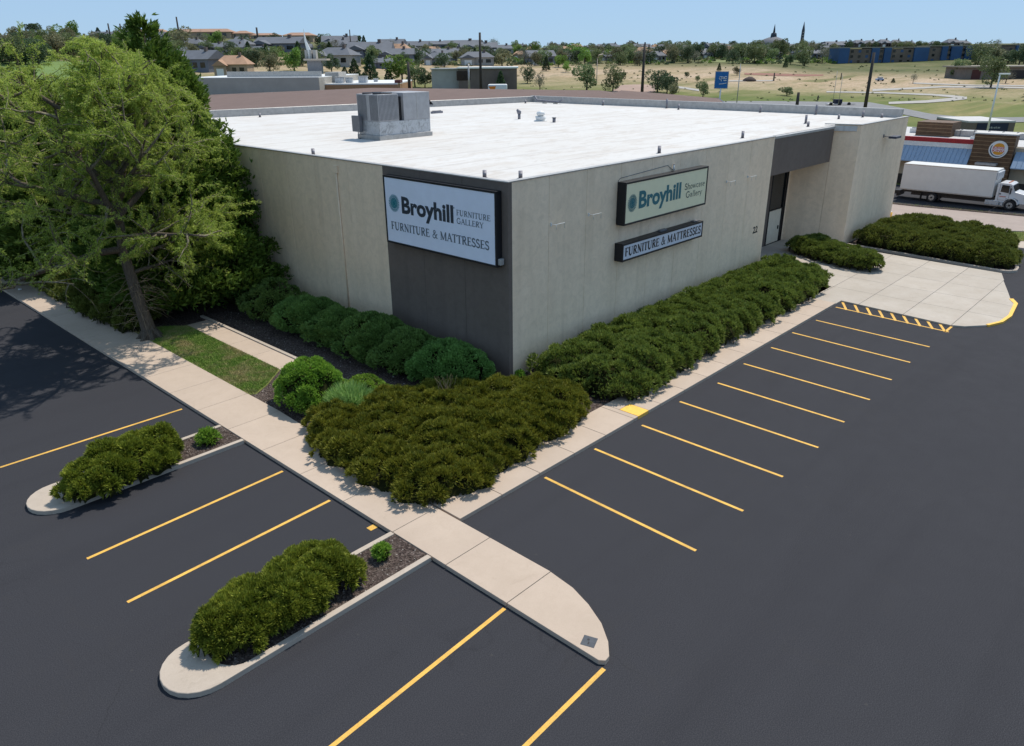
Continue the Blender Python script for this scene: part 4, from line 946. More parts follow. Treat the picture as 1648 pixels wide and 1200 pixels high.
def leafy_tree(name, label, loc, seed, Cc, Rr, nl=17, leafn=20):
    """trunk with limbs growing to fill an ellipsoid crown; Cc centre, Rr radii (relative to the base)"""
    t = thing(name, label, 'tree', loc); r = np.random.default_rng(seed); wood = MB(); tw = MB()
    Cc = np.array(Cc); Rr = np.array(Rr)
    tp = [np.array(p, float) for p in ((0, 0, -.05), (.0, .05, .5), (-.12, .12, 1.6), (-.2, .3, 3.0), (-.3, .45, 4.4), (-.15, .4, 6.0), (.15, .3, 8.0), (.25, .5, 10.0), (.2, .6, 12.0))]
    tr = [.52, .35, .29, .26, .23, .18, .13, .08, .03]
    wood.tube(tp, tr, 12)
    for k in range(7):
        a = k*.9; wood.tube([(math.cos(a)*.2, math.sin(a)*.2, .45), (math.cos(a)*.52, math.sin(a)*.52, .02), (math.cos(a)*.85, math.sin(a)*.85, -.12)], [.16, .13, .05], 6)
    tips = []; tdir = []
    def grow(p, d, length, rad, depth):
        n = 6 if depth < 2 else 4; pts = [p]; seg = length/n; dd = d.copy()
        for i in range(n):
            dd = dd+r.normal(0, .16 if depth < 2 else .28, 3)+np.array([0, 0, .05 if depth < 2 else -.07]); dd /= np.linalg.norm(dd)
            q = pts[-1]+dd*seg
            e = (q-Cc)/Rr
            if e@e > 1.05: dd = dd-.5*(q-Cc)/np.linalg.norm(q-Cc); dd /= np.linalg.norm(dd); q = pts[-1]+dd*seg
            if q[2] < 2.2: dd[2] = abs(dd[2])+.1; q = pts[-1]+dd/np.linalg.norm(dd)*seg
            pts.append(q)
        rs = [rad*(1-.8*i/n) for i in range(n+1)]
        (wood if depth < 1 else tw).tube(pts, rs, 7 if depth < 1 else (4 if depth == 1 else 3), cap=False)
        if depth == 2:
            for i in range(1, n+1):
                tips.append((pts[i-1], pts[i]))
            return
        kids = 9 if depth == 0 else 6
        for j in range(kids):
            f = .2+.8*(j+r.uniform(0, 1))/kids; i = min(int(f*n), n-1); q = pts[i]+(pts[i+1]-pts[i])*(f*n-i)
            ax = r.normal(0, 1, 3); ax[2] *= .6; nd = dd*.55+ax*.75; nd /= np.linalg.norm(nd)
            grow(q, nd, length*(.50 if depth == 0 else .62)*r.uniform(.6, 1.2), rad*(.42 if depth == 0 else .4), depth+1)
    for (a, h, Ln) in ((-4.1, 6.0, 5.6), (-.3, 4.0, 4.6), (.3, 3.3, 4.2)):
        j = np.interp(h, [p[2] for p in tp], range(len(tp))); k = int(j); p = tp[k]+(tp[k+1]-tp[k])*(j-k)
        grow(p, np.array([math.cos(a), math.sin(a), .02]), Ln, .10, 0)
    for i in range(nl):
        h = 4.0+ (i/(nl-1))**.9*6.6; j = np.interp(h, [p[2] for p in tp], range(len(tp))); k = int(j); p = tp[k]+(tp[k+1]-tp[k])*(j-k)
        a = i*2.39996+.6; el = np.interp(h, [4.0, 7, 11], [.22, .5, .98])
        d = np.array([math.cos(a)*math.cos(el), math.sin(a)*math.cos(el), math.sin(el)])
        # distance to the crown boundary
        o = (p-Cc)/Rr; dv = d/Rr; A = dv@dv; B = 2*o@dv; Cq = o@o-1; disc = max(B*B-4*A*Cq, .01); Ln = (-B+math.sqrt(disc))/(2*A)
        Ln = max(Ln, 1.5)*r.uniform(.78, .98)
        grow(p, d, Ln, .10+.012*Ln, 0)
    wood.build('trunk', MA['trunk'], t); tw.build('twigs', MA['twig'], t)
    A = np.array([q[0] for q in tips]); B = np.array([q[1] for q in tips]); print('tips', len(A))
    n = len(A)*leafn; ix = np.repeat(np.arange(len(A)), leafn); s = r.uniform(0, 1, (n, 1)); P = A[ix]+(B[ix]-A[ix])*s+r.normal(0, .05, (n, 3))
    D = (B-A)[ix]; D /= np.linalg.norm(D, axis=1, keepdims=True)+1e-9; D = D+r.normal(0, .7, (n, 3))+np.array([0, 0, -.15]); D /= np.linalg.norm(D, axis=1, keepdims=True)
    low = np.clip((P[:, 2]-.6)/2.4, .35, 1); keep = r.uniform(0, 1, n) < low
    # thinner on the side towards the lot below the first limbs, where old shoots have died back
    fx, fy = P[:, 0]+.3, P[:, 1]-.3; face = (fx*-.34+fy*-.94)/(np.hypot(fx, fy)+.3)
    keep &= ~((P[:, 2] < 4.6) & (face > .1) & (np.abs(fx*.94-fy*.34) < 3.4) & (r.uniform(0, 1, n) < .88))
    Q = leaf_fan(P[keep], D[keep], .15, .0135, r, 2, .5, .12)
    quads_obj('crown', Q, [MA['elm']], t)
    return t
leafy_tree('leafy_tree', 'wispy light green deciduous tree with its trunk beside the sidewalk', (-8.2, 16.9, .08), 5, (-1.0, 1.8, 7.0), (6.8, 7.2, 6.7), 19, 24)
# dead lower shoots round the trunk
b = MB(); r_ = np.random.default_rng(11)
for i in range(60):
    z = r_.uniform(1.0, 3.2); a = r_.uniform(0, 6.28); q = np.array([-8.35+.3*math.cos(a), 17.0+.3*math.sin(a), z]); d = np.array([math.cos(a), math.sin(a), r_.uniform(-.2, .5)]); pts = [q]
    for j in range(6): d = d+r_.normal(0, .25, 3)+np.array([0, 0, -.12]); d /= np.linalg.norm(d); q = q+d*r_.uniform(.14, .34); pts.append(q)
    b.tube(pts, [.013, .011, .009, .007, .005, .004, .002], 4)
tag(b.build('dead_twig_skirt', MA['dry']), 'tangle of bare dead shoots around the lower trunk of the leafy tree', 'dead twigs')

# ================================================================== delivery truck (local x runs forward, facing away from the store)
tk = thing('box_truck', 'white box truck parked on the road in front of the burger restaurant', 'truck', (57.5, 2.45, 0), -math.pi/2)
TW = 2.35
M_BOX = plain('white truck box', C3(.60, .60, .58), .5, 0, .05, 1.2); M_CAB = plain('white cab paint', C3(.62, .63, .64), .25, 0, .03, 1)
M_TYRE = plain('tyre rubber', C3(.018, .018, .02), .85, 0, .2)
b = MB(); b.box(0, 0, .98, 7.8, TW, 3.34); b.build('cargo_box', M_BOX, tk, bevel=.03)
b = MB()
for i in range(13): b.box(.3+i*.6, -.005, 1.07, .33+i*.6, -.001, 3.25)
b.build('side_rib', M_BOX, tk); b = MB(); b.box(0, -.02, .96, 7.8, -.002, 1.06); b.box(0, -.02, 3.26, 7.8, -.002, 3.34); b.build('box_rail', MA['coping'], tk)
MB().box(7.802, .1, 2.5, 7.95, TW-.1, 3.2).build('box_nose', M_CAB, tk, bevel=.05)
MB().box(.2, .35, .72, 8.2, .55, .95).box(.2, TW-.55, .72, 8.2, TW-.35, .95).box(-.5, .2, .45, 0, TW-.2, .8).box(-.3, .3, .25, -.1, TW-.3, .45).box(1.0, .3, .5, 8, TW-.3, .7).build('chassis', MA['black'], tk)
def wheel(x, y, dual=False):
    w = MB(); w.tube([(x, y, .45), (x, y+.05, .45), (x, y+.22, .45), (x, y+.27, .45)], [.40, .45, .45, .40], 24); 
    o = w.build('wheel', M_TYRE, tk)
    r1 = MB(); r1.tube([(x, y-.012, .45), (x, y+.05, .45)], [.25, .25], 18, 0); r1.build('rim', MA['coping'], o)
    h = MB(); h.tube([(x, y-.05, .45), (x, y-.01, .45)], [.08, .1], 10, 0)
    for k in range(6): a = k*math.pi/3; h.tube([(x+.17*math.cos(a), y-.03, .45+.17*math.sin(a)), (x+.17*math.cos(a), y-.012, .45+.17*math.sin(a))], [.035, .035], 6)
    h.build('hub', MA['black'], o)
for x_ in (2.9, 9.28): wheel(x_, .03); wheel(x_, TW-.3)
cab = MB()
prof = [(8.05, .75), (8.05, 2.22), (8.2, 2.32), (9.0, 2.3), (9.18, 2.2), (9.42, 1.62), (10.35, 1.42), (10.6, 1.2), (10.62, .62), (9.85, .6), (9.78, .95), (9.5, 1.08), (9.1, 1.08), (8.82, .95), (8.75, .6), (8.05, .6)]
n = len(prof); vs = [(p[0], .12 if p[0] < 9.3 else .22, p[1]) for p in prof]+[(p[0], TW-.12 if p[0] < 9.3 else TW-.22, p[1]) for p in prof]
cab.add(vs, [tuple(range(n)), tuple(range(2*n-1, n-1, -1))]+[(i, n+i, n+(i+1) % n, (i+1) % n) for i in range(n)])
cab.build('cab', M_CAB, tk, bevel=.03)
b = MB()
a = [(9.28+.56*math.cos(t), .10, .45+.58*math.sin(t)) for t in np.linspace(.15, math.pi-.15, 10)]
for yy_ in (.06, TW-.4):
    vs = []; 
    for q in a: vs += [(q[0], yy_, q[2]), (q[0], yy_+.34, q[2]), (9.28+(q[0]-9.28)*1.13, yy_+.34, .45+(q[2]-.45)*1.13), (9.28+(q[0]-9.28)*1.13, yy_, .45+(q[2]-.45)*1.13)]
    fs = []
    for i in range(9):
        for c_ in range(4): fs.append((4*i+c_, 4*i+(c_+1) % 4, 4*i+4+(c_+1) % 4, 4*i+4+c_))
    b.add(vs, fs)
b.build('fender', M_CAB, tk)
MB().add([(8.35, .108, 1.55), (9.0, .108, 1.5), (8.98, .108, 2.12), (8.38, .108, 2.15)], [(0, 1, 2, 3)]).build('side_window', MA['glass'], tk)
MB().add([(9.2, .2, 2.16), (9.43, .25, 1.66), (9.43, TW-.25, 1.66), (9.2, TW-.2, 2.16)], [(0, 1, 2, 3)]).build('windscreen', MA['glass'], tk)
dr = MB().box(8.24, .095, .85, 8.26, .118, 2.2).box(9.06, .095, 1.0, 9.08, .118, 2.15).box(8.24, .095, .83, 8.85, .118, .85).build('door_seam', MA['gun'], tk)
MB().box(8.3, .09, 1.32, 8.42, .118, 1.42).build('door_handle', MA['black'], tk)
MB().box(8.35, .1, 1.12, 8.85, .117, 1.18).build('door_stripe', plain('faded red stripe', C3(.5, .12, .08)), tk)
MB().box(9.12, -.2, 1.45, 9.2, 0, 1.95).tube([(9.15, .12, 1.5), (9.15, -.1, 1.5)], .015, 5).build('mirror', MA['black'], tk)
MB().box(8.5, .02, .35, 8.75, .5, .72).box(7.3, .05, .35, 8.45, .5, .75).build('fuel_tank', MA['galv'], tk, bevel=.04)
for k in (.5, 1.0, 1.35, 1.85): MB().box(8.75, k, 2.3, 8.85, k+.14, 2.37).build('marker_light', plain('amber lens', C3(.5, .12, .03)), tk)
MB().box(10.6, .15, .35, 10.75, TW-.15, .68).build('bumper', MA['gun'], tk, bevel=.03)
MB().tube([(10.35, .21, 1.15), (10.42, .14, 1.15)], [.12, .12], 12).build('headlight', MA['coping'], tk)
MB().box(1.9, .02, .15, 1.95, .5, .8).box(3.5, .02, .2, 3.55, .5, .75).build('mudflap', MA['black'], tk)

# ================================================================== burger restaurant (facade plane x = 68)
FX = 68.0
def zz(px, py, x=FX): return float(onp(px, py, 0, x)[2])
def yyp(px, py, x=FX): return float(onp(px, py, 0, x)[1])
rs = thing('burger_restaurant', 'burger restaurant with brown slatted tower, blue metal awnings and red roof stripe', 'restaurant', (0, 0, 0))
M_STUCCO = plain('warm stucco', C3(.42, .36, .27), .9, 0, .08, 1); M_SLAT = plain('brown wood slats', C3(.11, .06, .03), .7, 0, .25, 2); M_SLATL = plain('light slat edge', C3(.30, .19, .10), .6)
M_REDB = plain('red fascia', C3(.36, .012, .02), .5); M_BLUE = plain('light blue standing seam metal', C3(.27, .36, .47), .55, .1, .05); M_RB = plain('light grey roof membrane', C3(.48, .47, .46), .7, 0, .1, .5)
b = MB(); b.box(FX, -24, 0, FX+18, 16, 4.35); b.build('wall', M_STUCCO, rs)
MB().box(FX-.03, -24, 0, FX, 16, 1.0).build('wainscot', plain('dark stone base', C3(.03, .028, .026), .8), rs)
MB().box(FX+.4, -23.6, 4.36, FX+17.6, 15.6, 4.42).build('roof', M_RB, rs)
zt, zb_ = zz(1510, 221.5), zz(1510, 228.5)
print('BK red', zt, zb_, 'awn', zz(1510, 236), zz(1510, 259))
MB().box(FX-.06, -.75, zb_, FX+.3, 16, zt).build('red_fascia', M_REDB, rs); MB().box(FX-.04, -.75, zz(1510, 236), FX, 16, zb_-.01).build('white_fascia', MA['white'], rs)
def awning(y0, y1):
    za, zb2 = zz(1510, 236), zz(1510, 259); b = MB()
    b.add([(FX-.01, y0, za), (FX-.01, y1, za), (FX-1.2, y1, zb2), (FX-1.2, y0, zb2), (FX-.01, y0, za-.08), (FX-.01, y1, za-.08), (FX-1.2, y1, zb2-.08), (FX-1.2, y0, zb2-.08)],
          [(0, 1, 2, 3), (7, 6, 5, 4), (3, 2, 6, 7), (0, 3, 7, 4), (1, 5, 6, 2)])
    aw = b.build('awning', M_BLUE, rs); s = MB(); n = int((y1-y0)/.42)
    for i in range(n+1):
        y_ = y0+(y1-y0)*i/n
        s.add([(FX-.01, y_-.02, za+.01), (FX-.01, y_+.02, za+.01), (FX-1.2, y_+.02, zb2+.01), (FX-1.2, y_-.02, zb2+.01), (FX-.01, y_, za+.07), (FX-1.2, y_, zb2+.07)], [(0, 4, 5, 3), (4, 1, 2, 5), (3, 5, 2)])
    s.build('seam', M_BLUE, aw)
awning(-.7, 15.8); awning(-23, -4.55)
# slatted tower with the round emblem
TX = 67.2; ztw = zz(1610, 217, TX)
b = MB(); b.box(TX, -4.4, 0, FX+.6, -.8, ztw); tw_ = b.build('tower', M_SLAT, rs)
b = MB()
for i in range(14):
    z = .3+i*(ztw-.2)/14; b.box(TX-.035, -4.42, z, TX, -.78, z+.045)
b.build('slat_edge', M_SLATL, tw_)
MB().box(TX-.1, -4.5, ztw, FX+.7, -.7, ztw+.12).build('tower_cap', M_RB, rs)
MB().box(TX-.8, -3.35, zz(1607, 266, TX), TX, -1.5, zz(1607, 262.5, TX)).build('canopy', MA['coping'], rs)
ec_y, ec_z = yyp(1607, 240, TX), zz(1607, 240, TX); er = abs(yyp(1592, 240, TX)-yyp(1623, 240, TX))/2; print('emblem', ec_y, ec_z, er)
sg = thing('restaurant_sign', 'round white restaurant sign with red words between two orange bun halves', 'sign', (TX-.04, ec_y, ec_z), -math.pi/2)
b = MB(); b.cyl((0, -.12, 0), er, .12, 36, 1); b.build('disc', MA['white'], sg)
b = MB()
def lens(pts, y): 
    b.add([(p[0]*er, y, p[1]*er) for p in pts], [tuple(range(len(pts)))])
o_ = arc(0, 0, .86, .86, 150, 335, 24); i_ = arc(.06, .04, .80, .80, 335, 150, 24)
for i in range(24): b.add([(p[0]*er, -.125, p[1]*er) for p in (o_[i], o_[i+1], i_[23-i], i_[24-i])], [(0, 1, 2, 3)])
b.build('swoosh', plain('deep teal band', C3(.01, .06, .12), .4), sg)
b = MB(); lens(arc(.05, .30, .56, .42, 0, 180, 16), -.126); lens(arc(.05, -.28, .56, .36, 180, 360, 16), -.126); b.build('bun', plain('orange bun', C3(.70, .30, .02), .4), sg)
M_BR = plain('red letters', C3(.55, .03, .03), .4); b = MB()
for w_, z_ in (('BURGER', .04), ('KING', -.28)):
    vs, fs = text_geo(w_, 1, .02); put_text(b, vs, fs, (-.58)*er, z_*er, -.128, 1.26*er, .28*er)
b.build('lettering', M_BR, sg)
# rooftop things
RT = 4.42
t = thing('roof_screen', 'brown slatted box screen on the restaurant roof', 'roof screen', (74.5, 3.2, RT)); zt_ = zz(1515, 197, 74.5)-RT
MB().box(0, 0, 0, 3.5, 3.6, zt_).build('panel', M_SLAT, t); b = MB()
for i in range(4): b.box(-.03, -.01, .1+i*zt_/4, 0, 3.61, .15+i*zt_/4)
b.build('slat_edge', M_SLATL, t)
for (px_, py_, w_, h_, lab) in ((1558, 218, 1.3, .5, 'grey rooftop unit near the middle of the restaurant roof'), (1568, 224, .7, .3, 'small white hooded vent beside the slatted tower'), (1472, 213, .9, .5, 'white rooftop unit at the left end of the restaurant roof')):
    p = onp(px_, py_, 2, RT); t = thing('restaurant_roof_unit', lab, 'rooftop unit', tuple(p)); MB().box(-w_/2, -w_/2, 0, w_/2, w_/2, h_).build('case', MA['white'] if w_ < 1 else MA['coping'], t, bevel=.04); MB().box(-w_/3, -w_/3, h_, w_/3, w_/3, h_+.08).build('grille', MA['gun'], t)
t = thing('roof_duct', 'long pale duct with dark ribs along the back of the restaurant roof', 'duct', (76, -14, RT)); MB().box(0, 0, 0, .8, 19, .65).build('duct', MA['coping'], t, bevel=.05); b = MB()
for i in range(14): b.box(-.05, .4+i*1.35, 0, .85, .46+i*1.35, .72)
b.build('rib', MA['gun'], t)
# shop behind with a dark banner
p0 = at(1558, 205, 128); p1 = at(1632, 207, 128)
def boxbuild(name, label, cat, pA, pB, depth, z0, z1, wallm, roofm, cop=.25, over=.0):
    """box whose front face runs pA->pB, extending away from the camera"""
    pA = np.array(pA[:2]); pB = np.array(pB[:2]); d = pB-pA; L = float(np.linalg.norm(d)); ang = math.atan2(d[1], d[0])
    t = thing(name, label, cat, (pA[0], pA[1], z0), ang); sgn = 1
    h = z1-z0
    MB().box(0, 0, -5 if z0 > .5 else 0, L, depth, h).build('wall', wallm, t)
    MB().box(-over, -over, h+.004, L+over, depth+over, h+cop).build('roof', roofm, t)
    return t, L, h
def zat(px, py, dist): return float(at(px, py, dist)[2])
t, L, h = boxbuild('shop', 'low brown shop with a dark blue banner behind the restaurant', 'shop', p0, p1, 10, 0, zat(1595, 197, 128), plain('brown render', C3(.16, .125, .10), .9), M_RB)
MB().box(L*.18, -.06, h-1.35, L*.86, -.003, h-.1).build('banner', plain('navy banner', C3(.008, .014, .04), .5), t); b = MB()
for i, (w_, h_) in enumerate(((.3, .42), (.16, .25), (.2, .3), (.12, .22), (.2, .26), (.14, .3), (.2, .24), (.1, .26))): b.box(L*.42+i*.27, -.08, h-.92, L*.42+i*.27+w_*.8, -.062, h-.92+h_)
b.build('banner_lettering', MA['coping'], t)
# ================================================================== background
rnd = random.Random(5)
M_BROWN = concrete_mat('brown gravelled roofing', C3(.18, .133, .118), C3(.21, .155, .138), .4, C3(.138, .103, .09))
M_BROWN.node_tree.nodes['Principled BSDF'].inputs['Specular IOR Level'].default_value = .05
M_GREYR = plain('grey asphalt shingles', C3(.115, .125, .145), .8, 0, .12, .4); M_TANR = plain('tan shingles', C3(.36, .22, .14), .85, 0, .12, .4)
M_ORR = plain('orange tile roof', C3(.33, .20, .135), .8, 0, .12, .3); M_PALE = plain('pale siding', C3(.34, .33, .31), .8, 0, .1, .3); M_BRK = plain('brown brick', C3(.15, .115, .10), .85, 0, .15, .5)
M_TANW = plain('tan siding', C3(.36, .27, .19), .85, 0, .1, .3); M_BLUEG = plain('blue grey siding', C3(.14, .155, .19), .8, 0, .12, .3)
# --- big brown roofed buildings right behind the store
def hip_roof(name, label, cat, corners, ridge, wallz, wm, rm):
    """corners: 4 eave points (near L, near R, far R, far L), ridge: 2 points"""
    t = thing(name, label, cat, (0, 0, 0)); A = [np.array(c) for c in corners]; Rg = [np.array(c) for c in ridge]
    b = MB(); b.add(A+Rg, [(0, 1, 5, 4), (1, 2, 5), (2, 3, 4, 5), (3, 0, 4)]); b.build('roof', rm, t)
    b = MB(); cc = sum(A)/4; W_ = [cc+(a-cc)*.97 for a in A]; vs = [(p[0], p[1], wallz) for p in W_]+[(p[0], p[1], p[2]-.12) for p in W_]
    b.add(vs, [(0, 1, 5, 4), (1, 2, 6, 5), (2, 3, 7, 6), (3, 0, 4, 7), (4, 5, 6, 7)]); b.build('wall', wm, t)
    b = MB(); b.tube([A[0], A[1], A[2], A[3], A[0]], .1, 4, 0, False); b.build('eave_trim', MA['gun'], t); return t
hip_roof('brown_roof_building', 'long low building with a brown roof directly behind the white-roofed store', 'building',
         [at(250, 205, 84), at(1075, 176, 92), at(1075, 160, 135), at(250, 156, 140)], [at(600, 141, 122), at(965, 145, 112)], 0, M_BRK, M_BROWN)
hip_roof('brown_roof_building', 'smaller brown-roofed wing at the right end behind the rear parapet, near the blue sign', 'building',
         [at(925, 178, 88), at(1169, 168, 97), at(1157, 158, 128), at(960, 158, 130)], [at(1000, 145, 109), at(1082, 151.5, 112)], 0, M_BRK, M_BROWN)
# gray wall building with white roof edges
t, L, h = boxbuild('grey_wall_building', 'plain grey building with white roof edge left of the small rooftop cluster', 'building', at(300, 150, 142), at(515, 146, 140), 26, 3, zat(430, 125, 141), plain('grey render', C3(.36, .34, .30), .9, 0, .1, .3), MA['white'], .1)
MB().box(L*.27, 3, h+.1, L*.98, 3.4, h+1.0).build('parapet', MA['coping'], t)
t, L, h = boxbuild('white_roof_building', 'low orange-walled building with a flat white roof behind the brown roof', 'building', at(515, 146, 143), at(640, 142, 143), 22, 4, zat(580, 136, 143), plain('orange brown wall', C3(.34, .19, .10), .85), MA['white'], .22)
MB().box(0, 5, h+.22, L*.18, 12, h+2.0).build('penthouse', M_PALE, t)
MB().box(L*.96, .5, h+.2, L*1.03, 4, h+.7).build('red_end', plain('dark red end wall', C3(.10, .03, .025), .8), t)
for (f, d_, s_, lab) in ((.22, 3, 1.4, 'grey box unit at the left of the flat white roof'), (.33, 4, 1.2, 'white-topped unit on the flat white roof, second from left'), (.52, 3.5, 1.5, 'blue-grey unit in the middle of the flat white roof'), (.62, 9, .7, 'tiny vent at the back of the flat white roof')):
    p = np.array(t.location)+np.array([math.cos(t.rotation_euler.z)*L*f-math.sin(t.rotation_euler.z)*d_, math.sin(t.rotation_euler.z)*L*f+math.cos(t.rotation_euler.z)*d_, h+.22])
    q = thing('roof_unit', lab, 'rooftop unit', tuple(p), t.rotation_euler.z); MB().box(-s_/2, -s_/2, 0, s_/2, s_/2, s_*.7).build('case', MA['galv'], q, bevel=.03); MB().box(-s_/2-.1, -s_/2-.1, s_*.7, s_/2+.1, s_/2+.1, s_*.7+.1).build('lid', MA['coping'], q)
# steeple
t0 = at(512, 120, 168); ht = zat(512, 100, 168); gz = 3.0
t = thing('church_steeple', 'modern concrete bell tower with a thin white spire', 'church tower', (t0[0], t0[1], gz), YAW-math.pi/2)
def Lx(px, d=168): return float((at(px, 100, d)-at(512, 100, d))@RH)
b = MB(); zt2 = zat(512, 97, 168)-gz; b.prism([(Lx(496), 0), (Lx(519), 0), (Lx(517), 2.4), (Lx(498), 2.4)], 0, zt2); b.build('tower_base', plain('tower concrete', C3(.20, .20, .21), .9), t)
MB().box(Lx(492), -.6, zt2, Lx(529), 2.8, zt2+.35).build('platform', MA['curb'], t)
b = MB(); zt3 = zat(512, 80, 168)-gz
for a_, c_ in ((493, 497), (501, 504), (506, 511)): b.prism([(Lx(a_), .4), (Lx(c_), .4), (Lx(c_), 2), (Lx(a_), 2)], zt2+.35, zt3)
b.build('fin', M_PALE, t)
b = MB(); b.tube([(Lx(501), .9, zt2), (Lx(499), .9, zt3), (Lx(495.5), .9, zat(494, 66, 168)-gz), (Lx(494), .9, zat(494, 46, 168)-gz)], [.45, .45, .22, .04], 6, 0, False); b.build('spire', MA['white'], t)
# --- generic houses
HP = {}
def house_proto(key, wm, rm, label, group, hip=False):
    t = thing('house', label, 'house', (0, 0, -60), 0, group); W_, D_, Hh, Rh = 12.0, 9.0, 3.4, 2.6
    MB().box(-W_/2, -D_/2, -1.5, W_/2, D_/2, Hh).box(-W_*.5, -D_/2-2, -1.5, -W_*.12, -D_/2-.003, Hh-.4).build('wall', wm, t)
    b = MB(); e = .6; x0, x1, y0, y1 = -W_/2-e, W_/2+e, -D_/2-e, D_/2+e; hx = 3.2 if hip else 0
    b.add([(x0, y0, Hh), (x1, y0, Hh), (x1, y1, Hh), (x0, y1, Hh), (x0+hx, 0, Hh+Rh), (x1-hx, 0, Hh+Rh)], [(0, 1, 5, 4), (1, 2, 5), (2, 3, 4, 5), (3, 0, 4), (3, 2, 1, 0)])
    gx0, gx1 = -W_*.5-e, -W_*.12+e
    b.add([(gx0, y0-2, Hh-.35), (gx1, y0-2, Hh-.35), (gx1, 0, Hh-.35+.02), (gx0, 0, Hh-.35+.02), ((gx0+gx1)/2, y0-2, Hh+1.2), ((gx0+gx1)/2, 0, Hh+1.6)], [(0, 1, 4), (1, 2, 5, 4), (3, 0, 4, 5)])
    rf_ = b.build('roof', rm, t); MB().box(2.2, -.9, Hh+1, 3.1, 0, Hh+Rh+.9).build('chimney', M_BRK, rf_)
    MB().box(W_*.02, -D_/2-.05, 1.0, W_*.15, -D_/2-.004, 2.5).build('window', MA['glass'], t); MB().box(W_*.25, -D_/2-.05, 1.0, W_*.4, -D_/2-.004, 2.5).build('window', MA['glass'], t)
    MB().box(-W_*.42, -D_/2-2.05, -.2, -W_*.2, -D_/2-2.004, 2.2).build('garage_door', MA['white'], t)
    HP[key] = [t, False]; return t
house_proto('grey', M_BLUEG, M_GREYR, 'grey-roofed house among the trees of the hillside', 'grey-roofed houses on the hillside')
house_proto('pale', M_PALE, M_GREYR, 'pale house with a slate-grey roof on the hillside', 'pale houses on the hillside', True)
house_proto('tan', M_TANW, M_TANR, 'tan house with a light brown roof on the hillside', 'tan houses on the hillside', True)
house_proto('sky', M_BRK, M_GREYR, 'dark house silhouetted along the skyline', 'dark houses along the skyline', True)
def house(key, px, py, wpx, hpx, label=None, rz=None, dist=None):
    if dist: p = at(px, py, dist); d = dist
    else: p, d = on(px, py)
    t, used = HP[key]; depthc = d*.95
    sw = wpx*depthc/F_PX/12.5; sh = hpx*depthc/F_PX/6.0
    rz = (YAW-math.pi/2+rnd.uniform(-.35, .35)) if rz is None else rz
    if not used:
        HP[key][1] = True; t.location = tuple(p); t.rotation_euler = (0, 0, rz); t.scale = (sw, (sw+1)/2, sh)
        if label: t['label'] = label
        return t
    c = dup(t, tuple(p), rz, (sw, (sw+1)/2 if sw < 2.2 else 1.6, sh))
    if label: c['label'] = label
    return c
GL_ = {'grey': 'grey-roofed house among the trees of the hillside', 'pale': 'pale house with a slate-grey roof on the hillside', 'tan': 'tan house with a light brown roof on the hillside', 'sky': 'dark house silhouetted along the skyline'}
def H2(key, *a, label=None, **k):
    o = house(key, *a, **k); o['label'] = label or GL_[key]; return o
HL = [('grey', 640, 100, 52, 20), ('grey', 455, 84, 72, 22), ('grey', 548, 80, 52, 20), ('grey', 598, 94, 66, 24), ('pale', 545, 105, 60, 26), ('grey', 632, 82, 40, 17), ('grey', 668, 84, 44, 16),
      ('grey', 712, 96, 46, 16), ('pale', 706, 104, 34, 18), ('grey', 770, 88, 56, 18), ('pale', 768, 104, 52, 19), ('grey', 745, 80, 60, 14), ('grey', 700, 79, 40, 12), ('pale', 385, 83, 44, 18), ('pale', 420, 92, 34, 16),
      ('pale', 318, 78, 34, 14), ('pale', 348, 84, 30, 12), ('grey', 868, 103, 44, 20), ('grey', 888, 98, 30, 14), ('tan', 1036, 98, 32, 20), ('pale', 1055, 99, 26, 15), ('grey', 1020, 90, 22, 12), ('tan', 1172, 92, 24, 16),
      ('pale', 1186, 93, 26, 13), ('grey', 1110, 88, 26, 14), ('grey', 1148, 84, 28, 13), ('pale', 1226, 88, 30, 12), ('grey', 1262, 84, 26, 12), ('pale', 1300, 86, 32, 14), ('grey', 1338, 80, 30, 12), ('grey', 1200, 90, 24, 12),
      ('pale', 808, 86, 26, 11), ('pale', 1288, 93, 28, 13), ('grey', 1318, 91, 22, 10), ('pale', 1100, 93, 22, 11), ('tan', 640, 70, 22, 12), ('pale', 660, 98, 40, 14), ('grey', 612, 109, 40, 14)]
HL += [(rnd.choice(['grey', 'pale', 'grey', 'tan']), rnd.uniform(*xr), rnd.uniform(*yr), rnd.uniform(*wr), rnd.uniform(*hr)) for xr, yr, wr, hr, n_ in (((640, 830), (82, 98), (26, 44), (11, 15), 8), ((830, 1070), (84, 98), (18, 30), (10, 14), 14), ((1070, 1345), (80, 95), (18, 30), (9, 13), 16), ((300, 640), (76, 96), (28, 46), (12, 17), 8), ((20, 280), (64, 90), (26, 40), (12, 16), 6)) for _ in range(int(n_*1.5))]
for a in HL: H2(*a)
for i, px in enumerate((735, 790, 822, 838, 860, 900, 925, 950, 967, 985, 1000, 1022, 1046, 1096, 1330, 1356, 1380, 1398, 1420, 1440, 1462, 1312, 1500, 1530, 1548)):
    H2('sky', px, (82 if px < 1060 else 80 if px < 1340 else 76)+rnd.uniform(-1, 1), rnd.uniform(14, 24), rnd.uniform(8, 12))
H2('grey', 327, 114, 62, 30, label='large grey hip-roofed house right of the conifer, above the white roof edge')
H2('tan', 380, 122, 50, 30, label='house with a tan roof beside the big dark round tree')
